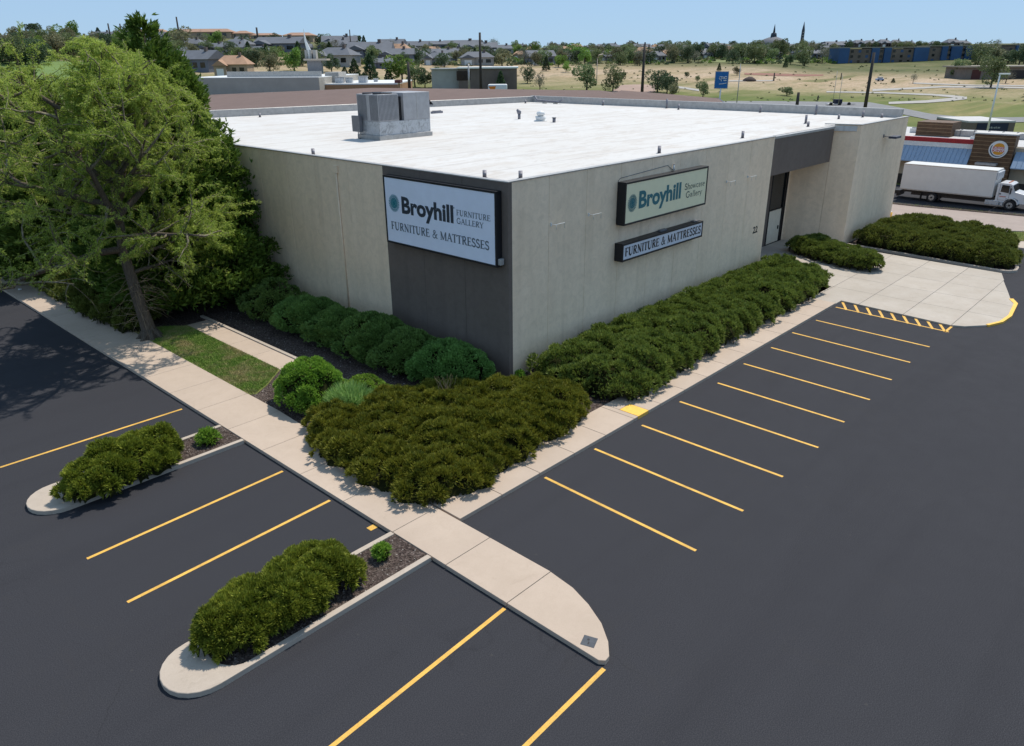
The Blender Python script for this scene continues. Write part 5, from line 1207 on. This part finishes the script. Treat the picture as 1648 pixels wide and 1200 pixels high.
# orange apartment rows on the left skyline
def longblock(name, label, cat, px0, px1, py_b, py_t, wm, rm, dist=None, dep=10, group=None, roofh=.35):
    if dist is None: p, dist = on((px0+px1)/2, py_b)
    a_ = at(px0, py_b, dist); b_ = at(px1, py_b, dist); zb_ = min(float(a_[2]), float(b_[2])); ztop = zat((px0+px1)/2, py_t, dist)
    pA, pB = a_[:2], b_[:2]; d = pB-pA; L = float(np.linalg.norm(d)); ang = math.atan2(d[1], d[0]); h = ztop-zb_
    t = thing(name, label, cat, (pA[0], pA[1], zb_), ang, group)
    MB().box(0, 0, -3, L, dep, h*(1-roofh)).build('wall', wm, t)
    e = .7; b = MB(); hh = h*(1-roofh); b.add([(-e, -e, hh), (L+e, -e, hh), (L+e, dep+e, hh), (-e, dep+e, hh), (dep*.3, dep/2, h), (L-dep*.3, dep/2, h)], [(0, 1, 5, 4), (1, 2, 5), (2, 3, 4, 5), (3, 0, 4), (3, 2, 1, 0)]); b.build('roof', rm, t)
    nw = max(3, int(L/7))
    for i in range(nw): MB().box(L*(i+.35)/nw, -.05, hh*.3, L*(i+.65)/nw, -.004, hh*.8).build('window', MA['glass'], t)
    return t
ol = ['orange-roofed block leftmost on the left skyline, behind the conifer top', 'long orange-roofed block in the middle of the left skyline', 'orange-roofed block right of the longest one on the left skyline', 'low orange-roofed block further right along the left skyline', 'orange-roofed block above the grey roofs near the steeple', 'small orange-roofed block just right of the steeple']
for l_, (a_, b_, c_, d_) in zip(ol, ((208, 266, 60, 46), (270, 372, 61, 45.5), (374, 402, 62, 48.5), (404, 446, 63, 52.5), (456, 504, 66, 51.5), (508, 540, 66, 58))):
    longblock('apartment_block', l_, 'apartment block', a_, b_, c_, d_, M_TANW, M_ORR, None, 12)
# flat store with white roof line
p, d_ = on(755, 133)
t, L, h = boxbuild('flat_roof_store', 'low dark brick building with a thin white flat roof edge in the middle distance', 'store', at(738, 132, 235), at(832, 131, 235), 14, zat(780, 132, 235), zat(780, 110, 235), M_BRK, MA['white'], .4, .4)
MB().box(-8, 2, -5, -.02, 12, h-.2).build('side_wing', M_PALE, t); MB().box(-8.4, 1.6, h-.18, -.42, 12.4, h+.1).build('wing_roof', MA['coping'], t)
MB().box(-.5, -.06, .5, 3.5, -.01, h-.6).build('shopfront', MA['glass'], t)
# white and orange service truck behind the brown roof
p = at(801, 158, 150); t = thing('service_van', 'white box van with an orange corner stripe peeking over the brown roof', 'van', (p[0], p[1], zat(800, 158, 150)), YAW-math.pi/2)
w_ = 29*150/F_PX
MB().box(-w_/2, 0, .5, w_/2, 2.4, zat(800, 135.5, 150)-zat(800, 158, 150)).build('body', MA['white'], t, bevel=.2)
hh = zat(800, 135.5, 150)-zat(800, 158, 150)
MB().add([(-w_/2+.05, -.012, hh-.35), (-w_/2+1.5, -.012, hh-.3), (-w_/2+1.1, -.012, hh-1.5), (-w_/2+.5, -.012, hh-.9)], [(0, 3, 2, 1)]).build('orange_stripe', plain('orange stripe', C3(.7, .2, .01), .5), t)
MB().box(w_/2-1.1, -.02, hh-1.4, w_/2-.6, -.004, hh-.9).build('window', MA['glass'], t)
for x_ in (-w_/3, w_/3): MB().cyl((x_, 0, .45), .45, .3, 14, 1).build('wheel', M_TYRE, t)
# blue brown apartments on the right
M_AB = plain('cobalt blue panels', C3(.03, .085, .19), .6, 0, .15, .2); M_ABR = plain('brown apartment siding', C3(.16, .125, .095), .85, 0, .2, .2); M_ARF = plain('tan flat roof', C3(.30, .26, .18), .9)
def apart(label, segs, pyb, pyt, dist, dep=14):
    a_ = at(segs[0][0], pyb[0], dist); b_ = at(segs[-1][1], pyb[1], dist); zb_ = float(min(a_[2], b_[2])); d = b_[:2]-a_[:2]; L = float(np.linalg.norm(d)); ang = math.atan2(d[1], d[0])
    h = zat((segs[0][0]+segs[-1][1])/2, (pyt[0]+pyt[1])/2, dist)-zb_
    t = thing('apartment_building', label, 'apartment building', (a_[0], a_[1], zb_), ang); X0, X1 = segs[0][0], segs[-1][1]
    for (s0, s1, c_) in segs:
        x0, x1 = L*(s0-X0)/(X1-X0), L*(s1-X0)/(X1-X0); pr = 1.2 if c_ == 'b' else 0
        MB().box(x0+.02, -pr, -3, x1-.02, dep-pr, h+(.4 if c_ == 'b' else 0)).build('blue_bay' if c_ == 'b' else 'wall', M_AB if c_ == 'b' else M_ABR, t)
        if c_ == 'w':
            n = max(1, int((x1-x0)/3.6))
            for i in range(n):
                for f in range(3):
                    xx = x0+(x1-x0)*(i+.3)/n; MB().box(xx, -.06, h*(f+.25)/3, xx+1.5, -.004, h*(f+.75)/3).build('window', MA['glass'] if (i+f) % 3 else M_AB, t)
    MB().box(-.3, -.3, h+.41, L+.3, dep-.2, h+.9).build('roof', M_ARF, t); return t
apart('long apartment building with brown walls and cobalt blue bays above the dry field', [(1346, 1363, 'b'), (1363, 1399, 'w'), (1399, 1411, 'b'), (1411, 1419, 'w'), (1419, 1430, 'b'), (1430, 1467, 'w'), (1467, 1490, 'b')], (103, 102), (79, 77), 450)
apart('shorter apartment building with blue bays right of the long one', [(1491, 1511, 'w'), (1511, 1520, 'b'), (1520, 1526, 'w'), (1526, 1543, 'b'), (1543, 1549, 'w'), (1549, 1566, 'b'), (1566, 1573, 'w')], (101, 99), (76, 75), 450)
apart('dusky apartment building cut off by the right picture edge', [(1578, 1628, 'w'), (1628, 1634, 'b'), (1634, 1680, 'w')], (103, 103), (74, 74), 440)
# stone building at right edge
t, L, h = boxbuild('stone_building', 'low stone building with reddish doors at the far right beyond the path', 'building', at(1551, 130, 300), at(1680, 134, 300), 14, zat(1600, 133, 300), zat(1600, 108, 300), plain('grey brown stone', C3(.17, .145, .125), .9, 0, .2, .3), plain('pale roof slab', C3(.30, .27, .22), .8), .5, 1.0)
MB().box(L*.08, -.08, 0, L*.19, -.004, h*.85).build('red_door', plain('dark red doors', C3(.07, .02, .018), .7), t); MB().box(L*.5, -.08, 0, L*.85, -.004, h*.8).build('dark_opening', MA['black'], t)
# far churches
for (px, pb, pt, lab, kind) in ((1243, 76, 43, 'dark domed hilltop church with a short spire on the skyline', 0), (1290, 71, 40, 'tall thin dark spire standing alone on the skyline', 1)):
    D = 640; p = at(px, pb, D); z0 = zat(px, pb, D); s = D*.95/F_PX
    t = thing('church', lab, 'church', (p[0], p[1], z0-2), YAW-math.pi/2); M_CH = plain('slate grey church', C3(.05, .06, .08), .8)
    if kind == 0:
        MB().tube([(0, 0, 0), (0, 0, 2+6*s), (0, 0, 2+12*s), (0, 0, 2+15*s)], [27*s, 24*s, 14*s, 5*s], 14).build('roof', M_GREYR, t)
        MB().tube([(0, 0, 2+14*s), (0, 0, 2+20*s), (0, 0, 2+21*s)], [5*s, 4.2*s, 1.8*s], 8).build('lantern', M_CH, t)
        MB().tube([(0, 0, 2+21*s), (0, 0, 2+26*s), (0, 0, 2+33*s)], [1.8*s, 1.3*s, .1], 8).build('spire', M_CH, t)
    else:
        MB().tube([(0, 0, 0), (0, 0, 2+2*s)], [13*s, 9*s], 12).build('roof', M_GREYR, t)
        MB().tube([(0, 0, 0), (0, 0, 2+20*s), (0, 0, 2+24*s), (0, 0, 2+32*s)], [2.8*s, 2.2*s, 1.5*s, .1], 6).build('spire', M_CH, t)
        b = MB()
        for i in range(4): b.box(-1.6*s, -2.75*s, 2+(4+i*4)*s, 1.6*s, -2.3*s, 2+(5.3+i*4)*s)
        b.build('opening', M_PALE, t)

# --- paths and patches draped on the terrain
def ribbon(name, pts, wpx, mat, off=.10, label=None):
    """pts: (px, py_near, py_far) rows of the two edges"""
    P = []
    for i in range(len(pts)-1):
        for k in range(8): f = k/8; P.append([pts[i][j]*(1-f)+pts[i+1][j]*f for j in range(3)])
    P.append(pts[-1]); vs = []
    for (x, ya, yb) in P:
        for y in (ya, yb):
            q, d = on(x, y); vs.append((q[0], q[1], q[2]+off))
    b = MB(); b.add(vs, [(2*i, 2*i+2, 2*i+3, 2*i+1) for i in range(len(P)-1)], 0, True); return struct(b.build(name, mat))
M_PATH = concrete_mat('pale path concrete', C3(.36, .34, .31), C3(.43, .41, .38), .3, C3(.25, .24, .22)); M_ROAD = concrete_mat('grey worn road', C3(.19, .19, .195), C3(.25, .25, .25), .3, C3(.14, .14, .14))
ribbon('far_road', [(1100, 170, 163), (1240, 171, 163), (1320, 172, 164), (1400, 174, 165), (1440, 182, 172), (1500, 194, 184), (1560, 200, 190), (1648, 197, 189)], 0, M_ROAD)
ribbon('far_path', [(1404, 147, 143.5), (1430, 145.5, 142.6), (1480, 143, 140.4), (1520, 141, 138.4), (1560, 141.5, 138.6), (1648, 142.5, 140)], 0, M_PATH)
ribbon('far_path', [(1330, 149, 147), (1420, 150.5, 148.5), (1500, 154, 151.4), (1540, 158, 154), (1556, 160, 156.5)], 0, M_PATH, .11)
ribbon('far_path', [(1556, 160, 156), (1530, 163, 158), (1490, 166, 162), (1430, 168, 164.5)], 0, M_PATH, .12)
ribbon('far_path', [(1150, 131.5, 129.5), (1200, 131, 129.5), (1245, 130.5, 129)], 0, M_PATH)
ribbon('far_path', [(1080, 141, 138), (1100, 143, 140), (1125, 147, 144)], 0, M_PATH)
ribbon('far_path', [(1470, 135, 133), (1560, 138, 136.5), (1648, 139, 137.4)], 0, M_PATH, .13)
ribbon('red_dirt_strip', [(1198, 120, 117.5), (1240, 122, 118), (1290, 123, 119.5), (1325, 122, 120)], 0, plain('red dirt', C3(.25, .12, .085), .95, 0, .15, .1))
ribbon('bare_dirt', [(985, 152, 146), (1000, 153, 137), (1030, 152, 136), (1055, 148, 137)], 0, plain('pinkish dirt', C3(.34, .24, .19), .95, 0, .1, .1))
ribbon('field_lawn', [(1140, 100, 95), (1200, 102, 93), (1260, 101, 93), (1300, 99, 94)], 0, plain('green field', C3(.17, .19, .07), .95, 0, .15, .1))
M_GR = plain('bright lawn', C3(.13, .20, .05), .95, 0, .2, .1)
ribbon('far_lawn', [(-60, 170, 100), (60, 168, 100), (150, 160, 102), (260, 140, 108)], 0, M_GR, .55)

# --- background trees (shared crown shapes)
def tcol(n, a, b, c_): return leaf_mat(n, [C3(*a), C3(*b), C3(*c_)], .25, .12)
BM = {'r': tcol('bright spring foliage', (0.069, 0.127, 0.023), (0.138, 0.230, 0.040), (0.230, 0.322, 0.069)), 'm': tcol('mid green foliage', (0.075, 0.106, 0.044), (0.138, 0.181, 0.075), (0.213, 0.250, 0.112)),
      'g': tcol('dark green foliage', (0.041, 0.065, 0.035), (0.074, 0.111, 0.057), (0.121, 0.162, 0.081)), 'd': tcol('dark conifer needles', (0.026, 0.052, 0.026), (0.052, 0.088, 0.039), (0.091, 0.130, 0.058)),
      'o': tcol('olive brown foliage', (0.108, 0.114, 0.060), (0.180, 0.180, 0.096), (0.264, 0.252, 0.144)), 'b': tcol('sparse grey green foliage', (.09, .10, .07), (.16, .165, .12), (.22, .22, .16))}
def bg_proto(kind, v, n):
    r = np.random.default_rng(hash_(kind)*7+v); t = thing('tree', 'x', 'tree', (0, 0, -80))
    MB().tube([(0, 0, -.06), (.01, 0, .25), (.0, .01, .7)], [.035, .025, .008], 6).tube([(0, 0, .22), (.15, .05, .5)], [.018, .006], 4).tube([(0, 0, .25), (-.13, -.08, .55)], [.016, .006], 4).build('trunk', MA['trunk'], t)
    if kind == 'd':
        h = r.beta(1, 1.4, n); a = r.uniform(0, 2*math.pi, n); rad = .30*(1-h)**.85*(.55+.45*r.uniform(0, 1, n)**.5)*(1+.2*np.sin(h*30+a*2)); P = np.stack([rad*np.cos(a), rad*np.sin(a), .06+.92*h], 1)
        D = np.stack([np.cos(a), np.sin(a), np.full(n, .3)], 1)
    else:
        nb = 11 if kind != 'b' else 16; C = r.normal(0, 1, (nb, 3)); C /= np.linalg.norm(C, axis=1, keepdims=True); C = C*r.uniform(.12, .32, (nb, 1))*np.array([1.25, 1.25, 1.05])+np.array([0, 0, .52]); R_ = r.uniform(.10, .22, nb)
        ix = r.integers(0, nb, n); Z = r.normal(0, 1, (n, 3)); Z /= np.linalg.norm(Z, axis=1, keepdims=True); P = C[ix]+Z*(R_[ix]*(.7+.35*r.uniform(0, 1, n)))[:, None]; P[:, 2] = np.clip(P[:, 2], .04, 1.02); D = Z
    L_, W_ = (.055, .016) if kind != 'b' else (.06, .007)
    quads_obj('crown', leaf_fan(P, D, L_, W_, r, 2, .7), [BM[kind]], t)
    return t
def hash_(k): return {'r': 1, 'm': 2, 'g': 3, 'd': 4, 'o': 5, 'b': 6}[k]
PROT = {}; USED = set()
for k_ in 'rmgdob':
    for v in range(3): PROT[(k_, v)] = bg_proto(k_, v, 1500 if k_ != 'b' else 800)
DESC = {'r': 'bright spring-green round tree', 'm': 'mid-green leafy tree', 'g': 'dark green round tree', 'd': 'dark pointed evergreen', 'o': 'olive-brown broad tree', 'b': 'thin sparse grey-green tree'}
NMS = {'r': 'leafy_tree', 'm': 'leafy_tree', 'g': 'round_tree', 'd': 'evergreen_tree', 'o': 'broad_tree', 'b': 'sparse_tree'}
def bgtree(kind, px, py, hpx, asp=1.0, label=None, group=None, dist=None):
    if dist: p = at(px, py, dist); d = dist; p = np.array([p[0], p[1], p[2]])
    else: p, d = on(px, py)
    v = rnd.randrange(3); t = PROT[(kind, v)]; s = hpx*d*.95/F_PX; sc = (s*asp, s*asp, s); rz = rnd.uniform(0, 6.28)
    if (kind, v) not in USED:
        USED.add((kind, v)); t.location = tuple(p); t.rotation_euler = (0, 0, rz); t.scale = sc; o = t; t.name = NMS[kind]
    else:
        o = t.copy(); COL.objects.link(o); o.name = NMS[kind]; o.location = tuple(p); o.rotation_euler = (0, 0, rz); o.scale = sc
        for ch in KIDS[ckey[(kind, v)]]:
            q = ch.copy(); COL.objects.link(q); q.parent = o
    zone = 'left hillside' if px < 640 else 'middle hillside' if px < 1070 else 'right hillside' if px < 1345 else 'ground at the far right'
    if group: o['group'] = group
    else: o['group'] = DESC[kind]+'s on the '+zone
    o['label'] = label or (DESC[kind]+' among the houses on the '+zone)
    return o
ckey = {k_: t_.name for k_, t_ in PROT.items()}
# one-of-a-kind trees
NT = [('g', 405, 116, 40, 1.0, 'big dark round tree right of the tan-roofed house'), ('o', 435, 118, 28, 1.2, 'olive bush-like tree right of the big dark round tree'), ('r', 474, 114, 36, 1.1, 'bright green tree left of the steeple'),
      ('g', 534, 116, 28, 1.1, 'dark round tree right of the steeple base'), ('d', 572, 131, 34, 1.2, 'pointed dark evergreen behind the flat white roof, left one'), ('d', 597, 131, 42, 1.0, 'taller dark evergreen behind the flat white roof'), ('d', 556, 131, 22, 1.3, 'short dark evergreen at the left behind the flat white roof'),
      ('r', 648, 136, 46, 1.2, 'large bright green tree right of the evergreens behind the flat white roof'), ('m', 668, 140, 36, 1.1, 'mid-green tree beside the dark post behind the brown roof'), ('g', 684, 141, 30, 1.0, 'dark tree left of the flat-roofed brick building'), ('d', 626, 134, 24, 1.1, 'small evergreen left of the large bright tree'),
      ('m', 704, 141, 34, 1.0, 'green tree below the corner of the flat-roofed building'), ('m', 724, 142, 26, 1.2, 'bushy tree in front of the flat-roofed building, left'), ('g', 744, 142, 24, 1.2, 'dark bush in front of the flat-roofed building'), ('o', 766, 141, 30, 1.1, 'olive tree behind the tall pole'),
      ('d', 806, 150, 34, 1.0, 'leaning dark cypress behind the white and orange van'), ('o', 808, 106, 27, 1.3, 'broad yellow-olive tree above the flat-roofed building'), ('g', 849, 134, 28, .9, 'lone dark oval tree at the left of the dry field'), ('d', 879, 114, 22, 1.0, 'small dark evergreen at the field edge'),
      ('b', 869, 150, 36, .7, 'spindly young green tree just beyond the brown roof'), ('r', 911, 116, 17, 1.2, 'small yellow-green tree at the top of the dry field'), ('r', 899, 108, 24, 1.1, 'light green tree behind the small yellow-green one'), ('m', 944, 146, 44, 1.1, 'ragged green tree below the curved lamp'),
      ('m', 986, 147, 40, 1.0, 'full green tree right of the curved lamp'), ('g', 1001, 131, 18, .9, 'small dark tree behind the full green one'), ('g', 1058, 148, 38, 1.2, 'dark spreading tree right of the utility pole'), ('g', 1073, 151, 34, 1.1, 'second dark tree merging with the spreading one'), ('o', 1083, 156, 24, .9, 'yellow-green bush against the dark pair of trees'),
      ('g', 1105, 125, 11, .9, 'tiny dark tree left of the blue sign'), ('m', 1131, 156, 26, 1.0, 'young green tree left of the blue sign post'), ('m', 1122, 132, 11, .8, 'sapling between the tiny dark tree and the blue sign'), ('o', 1186, 121, 14, 1.1, 'small dusky tree right of the blue sign'),
      ('d', 1157, 114, 12, 1.0, 'dark sapling above the blue sign'), ('m', 1254, 98, 36, .8, 'tall green tree below the domed church'), ('m', 1294, 106, 30, 1.3, 'wide green tree left of the blue-bayed apartments'), ('g', 1272, 104, 18, .9, 'dark slim tree left of the wide green one'), ('g', 1225, 102, 9, .9, 'small dark bush in the green field'),
      ('d', 1269, 66.5, 8, .9, 'tiny dark cypress between the two hilltop churches'), ('m', 1266, 154, 15, 1.9, 'low round shrub alone in the dry field'), ('m', 1540, 126, 32, 1.0, 'green tree in front of the second apartment building'), ('m', 1594, 141, 52, 1.0, 'large green tree before the stone building'),
      ('m', 1572, 112, 42, 1.0, 'tall tree at the right end of the apartments'), ('d', 1437, 133, 7, 1.6, 'small dark conical bush on the open field'), ('b', 1469, 134, 16, .9, 'faint bare tree on the open field'), ('b', 1604, 79, 16, 1.0, 'bare tree on the skyline at the far right'), ('b', 322, 47, 15, .9, 'bare tree standing on the left skyline above the orange roofs'),
      ('b', 532, 58, 14, 1.1, 'bare tree on the skyline right of the steeple'), ('d', 764, 74, 12, .9, 'tiny evergreen on the skyline left of the tall pole'), ('b', 795, 82, 20, 1.3, 'pale bare tree on the skyline right of the tall pole'), ('r', 348, 76, 25, 1.4, 'wide bright green tree below the orange skyline blocks'),
      ('g', 395, 80, 24, .9, 'dark narrow tree above the tan-roofed house'), ('g', 575, 76, 22, .9, 'dark tree on the left ridge between two grey roofs'), ('b', 628, 70, 16, 1.1, 'bare tree on the ridge above the grey-roofed houses'), ('g', 205, 66, 26, 1.1, 'dark round tree on the left skyline beside the poles'), ('r', 190, 74, 24, 1.5, 'wide yellow-green tree on the left skyline'),
      ('r', 116, 72, 36, 1.2, 'large bright tree on the left skyline'), ('b', 1618, 134, 22, 1.2, 'sparse tree in front of the dark openings of the stone building'), ('d', 160, 62, 16, 1.4, 'dark tree beside the twin poles on the left skyline')]
for (k_, a_, b_, h_, s_, l_) in NT: bgtree(k_, a_, b_, h_, s_, l_)['group'] = 'trees singled out on the hillside'
for o in list(COL.objects):
    if o.get('group') == 'trees singled out on the hillside': del o['group']
def band(n, xr, f0, f1, hr, kinds, grp=None):
    for i in range(n):
        px = rnd.uniform(*xr); y0, y1 = f0(px), f1(px); u = rnd.random(); py = y0+(y1-y0)*u
        bgtree(rnd.choice(kinds), px, py, rnd.uniform(*hr)*(.60+.45*u), rnd.uniform(.85, 1.35))
band(46, (0, 300), lambda x: 60+0*x, lambda x: 100, (26, 44), 'mmgrroog')
band(64, (280, 640), lambda x: np.interp(x, [280, 400, 520, 640], [68, 70, 68, 76]), lambda x: 110, (17, 30), 'mmggoord')
band(38, (640, 830), lambda x: 81, lambda x: 108, (16, 26), 'mmggoob')
band(80, (825, 1065), lambda x: 83, lambda x: 106, (18, 30), 'mmggoorb')
band(72, (1065, 1345), lambda x: 79, lambda x: 102, (17, 30), 'mmggoob')
band(22, (1340, 1480), lambda x: 76, lambda x: 79.5, (9, 15), 'mggoo')
band(14, (1470, 1660), lambda x: 76, lambda x: 79.5, (9, 15), 'mgob')
band(12, (1575, 1660), lambda x: 100, lambda x: 106, (22, 34), 'mgog')
band(20, (-60, 70), lambda x: 98, lambda x: 106, (34, 46), 'ggmm')

# undergrowth and garden bushes between the houses: beyond counting
r = np.random.default_rng(77)
def scrub(name, label, n, xr, yf, hr, mats, leaves=26, lw=(.55, .13)):
    Ps = []; Ds = []; Mi = []
    for i in range(n):
        px = r.uniform(*xr); y0, y1 = yf(px); q, dd = on(px, y0+(y1-y0)*r.uniform(0, 1)); h = r.uniform(*hr)*dd*.95/F_PX; w = h*r.uniform(.7, 1.8)
        Z = r.normal(0, 1, (leaves, 3)); Z /= np.linalg.norm(Z, axis=1, keepdims=True); Z[:, 2] = abs(Z[:, 2])
        Ps.append(q+Z*np.array([w, w, h])*r.uniform(.75, 1.05, (leaves, 1))); Ds.append(Z); Mi.append(np.full(leaves, r.integers(0, len(mats))))
    P, D, Mi = np.concatenate(Ps), np.concatenate(Ds), np.concatenate(Mi); rr_ = np.linalg.norm(P-CAM, axis=1)/330
    Q = leaf_fan(P, D, lw[0], lw[1], r, 2, .7); c_ = Q.mean(1, keepdims=True); Q = c_+(Q-c_)*np.tile(rr_, 2)[:, None, None]*1.6
    o = quads_obj(name, Q, mats, mi=np.tile(Mi, 2)); return tag(o, label, 'bushes', kind='stuff')
scrub('hillside_scrub', 'scrubby bushes and hedges filling the gaps between the far houses', 1500, (-40, 1345), lambda x: (float(np.interp(x, [0, 300, 640, 830, 1345], [58, 66, 77, 82, 79])), float(np.interp(x, [0, 300, 640, 830, 1345], [100, 108, 106, 106, 102]))), (1.6, 5.0), [BM['m'], BM['g'], BM['o'], BM['r']])
scrub('field_scrub', 'low dark scrub and tussocks scattered over the dry field', 260, (830, 1700), lambda x: (104, 165), (.5, 1.5), [BM['m'], BM['g'], BM['o']], 12, (.3, .06))
# --- poles, lamps, signs
def pole(name, label, px, pb, pt, w=.13, mat=None, dist=None, arms=(), cat='utility pole'):
    if dist: p = at(px, pb, dist); d = dist
    else: p, d = on(px, pb)
    s = d*.95/F_PX; h = (pb-pt)*s; t = thing(name, label, cat, tuple(p), YAW-math.pi/2)
    MB().tube([(0, 0, -.5), (0, 0, h)], [w, w*.7], 8).build('post', mat or M_POLE, t)
    for (z, a_) in arms: MB().box(-a_*s, -.08, h-z*s-.1, a_*s, .08, h-z*s+.06).build('crossarm', mat or M_POLE, t)
    return t, h, s
M_POLE = plain('weathered dark pole', C3(.05, .043, .04), .9)
pole('utility_pole', 'tall thin dark pole in front of the flat-roofed brick building', 774, 140, 61, .28, cat='utility pole', dist=150)
pole('utility_pole', 'dark utility pole right of the curved lamp, with a pale wrapped foot', 1033, 153, 80, .3, dist=150, arms=((8, 3),))
pole('utility_pole', 'thick dark utility pole rising behind the rear parapet toward the blue apartments', 1391, 180, 92, .30, dist=125, arms=((36, 2.5), (50, 2), (58, 2)))
pole('short_post', 'short dark leaning post behind the rear parapet', 1282, 174, 150, .3, dist=125, cat='post')
pole('utility_pole', 'dark mast on the left skyline in front of the orange roofs', 289, 60, 36, .5)
pole('utility_pole', 'dark pole standing among grey roofs left of the steeple', 417, 78, 48, .6)
pole('utility_pole', 'left of the two crossarm poles on the left skyline', 176, 50, 33, .45, arms=((8, 6),))
pole('utility_pole', 'right of the two crossarm poles on the left skyline', 195, 50, 33, .45, arms=((7, 6),))
pole('utility_pole', 'thin pole rising from trees on the ridge right of the steeple', 564, 66, 46, .3)
pole('utility_pole', 'dark pole before the grey houses behind the evergreens', 577, 90, 68, .5)
pole('dark_post', 'dark post with white brackets among the trees behind the brown roof', 659, 140, 103, .3, dist=150, cat='post')
t, h, s = pole('street_lamp', 'tan curved-top lamp post between the two green trees in the field', 960, 136, 98, .16, MA['curb'], cat='street lamp')
MB().tube([(0, 0, h), (1.0*s*2, 0, h+5*s), (9*s, 0, h+6.5*s)], [.15, .14, .2], 6).build('lamp_arm', MA['curb'], t)
t, h, s = pole('street_lamp', 'white lamp post leaning over the restaurant roof', 1590, 206, 125, .14, MA['white'], dist=112, cat='street lamp')
MB().box(-.1, -.25, h-.05, 1.3, .25, h+.15).build('lamp_head', MA['white'], t, bevel=.04)
pole('thin_pole', 'thin pale pole right of the blue sign', 1185, 172, 108, .09, MA['coping'], dist=140, cat='pole')
pole('thin_pole', 'thin pale mast above the road right of the short post', 1340, 166, 118, .06, MA['coping'], dist=170, cat='pole')
pole('thin_pole', 'second thin pale mast above the road', 1350, 163, 124, .06, MA['coping'], dist=170, cat='pole')
pole('thin_pole', 'white post rising in front of the flat-roofed brick building', 755, 141, 106, .2, MA['coping'], dist=150, cat='post')
pole('field_post', 'dark slanting stump in the dry field beyond the curved path', 1245, 130, 118, .3, cat='post')
pole('field_post', 'small dark post at the edge of the tan field', 1353, 128, 118, .25, cat='post')
pole('field_post', 'short black post standing by the far road', 1316, 161, 154, .25, cat='post')
# blue sign
D = 132; p = at(1157, 172, D); s = D*.95/F_PX; t = thing('blue_sign', 'tall blue rectangular sign with white script on a white post', 'sign', (p[0], p[1], p[2]), YAW-math.pi/2-.35)
zb_, zt_ = zat(1158, 142.5, D)-p[2], zat(1158, 114.5, D)-p[2]; hw = 10.5*s
MB().tube([(0, .1, 0), (0, .1, zb_+.2)], .12, 8).build('post', MA['white'], t)
MB().box(-hw, 0, zb_, hw, .35, zt_).build('frame', MA['coping'], t)
MB().box(-hw+.1, -.03, zb_+.1, hw-.1, -.002, zt_-.1).build('panel', plain('bright blue panel', C3(.0, .12, .36), .5), t)
b = MB()
for cx_, cz_, rr in ((.0, .62, .20), (.28, .64, .13), (.5, .62, .13), (.75, .64, .17)):
    q = arc(0, 0, 1, 1, 20, 330, 12); P_ = [((-.15+cx_*1.0+rr*a_[0])*hw, -.05, zb_+(zt_-zb_)*(cz_+rr*.38*a_[1])) for a_ in q]; b.tube(P_, .055, 4)
for x0_, x1_, z_ in ((-.1, .05, .46), (.3, .75, .47)): b.tube([(x0_*hw, -.05, zb_+(zt_-zb_)*z_), (x1_*hw, -.05, zb_+(zt_-zb_)*(z_+.01))], .08, 4)
b.tube([(-.3*hw, -.05, zb_+(zt_-zb_)*.27), (.1*hw, -.05, zb_+(zt_-zb_)*.28), (.8*hw, -.05, zb_+(zt_-zb_)*.33)], .06, 4)
b.build('script_lettering', MA['white'], t)
# vehicles and bits along the far road
p, d_ = on(1346, 170); s = 150*.95/F_PX
t = thing('utility_cart', 'grey vehicle with a dark canopy on the far road behind the rear parapet', 'vehicle', tuple(p), YAW-math.pi/2); s = d_*.95/F_PX
MB().box(-14*s, 0, .3, 9*s, 1.8, 3.2*s).build('body', MA['coping'], t, bevel=.1); MB().box(-2*s, .1, 3.3*s, 9*s, 1.7, 9.5*s).build('canopy', plain('navy canopy', C3(.012, .014, .03), .7), t, bevel=.05); MB().box(11*s, .2, .4, 32*s, 1.4, 2.6*s).build('dark_trailer', MA['black'], t)
for x_ in (-9*s, 5*s, 20*s): MB().cyl((x_, -.05, .4), .4, .3, 12, 1).build('wheel', M_TYRE, t)
p, d_ = on(1417, 130.5); s = d_*.95/F_PX; t = thing('parked_car', 'pale blue car parked at the edge of the dry field', 'car', tuple(p), YAW-math.pi/2)
MB().box(-5.5*s, 0, .25, 5.5*s, 1.8, .9).build('body', plain('pale blue car paint', C3(.30, .38, .55), .3), t, bevel=.15); MB().prism([(-3*s, .1), (3.5*s, .1), (3*s, 1.7), (-2.5*s, 1.7)], .9, 1.5).build('cabin', MA['coping'], t, bevel=.1)
for x_ in (-3.5*s, 3.5*s): MB().cyl((x_, -.05, .35), .33, .25, 12, 1).build('wheel', M_TYRE, t)
p, d_ = on(1206, 130); s = d_*.95/F_PX; b = MB(); b.tube([(0, 0, -.2), (0, 0, 2*s), (0, 0, 4.5*s), (0, 0, 6.5*s)], [11*s, 10*s, 6.5*s, 1.0*s], 14); o = b.build('earth_mound', plain('dark earth', C3(.07, .05, .045), .95)); o.location = tuple(p); tag(o, 'dark dome-shaped earth mound beside the path in the green field', 'mound')
# litter
for (px, py, c_, l_, nm) in ((68, 455, (.6, .12, .08), 'red scrap of litter lying on the yellow-green juniper', 'red_litter'), (32, 466, (.75, .75, .75), 'white scrap of litter on the far end of the sidewalk', 'white_litter')):
    p = G(px, py, .14 if c_[0] > .7 else .9); b = MB(); b.box(-.09, -.06, 0, .09, .07, .05); b.box(-.05, -.1, .02, .04, .1, .07); o = b.build(nm, plain(nm+' paper', C3(*c_), .7)); o.location = tuple(p); tag(o, l_, 'litter')
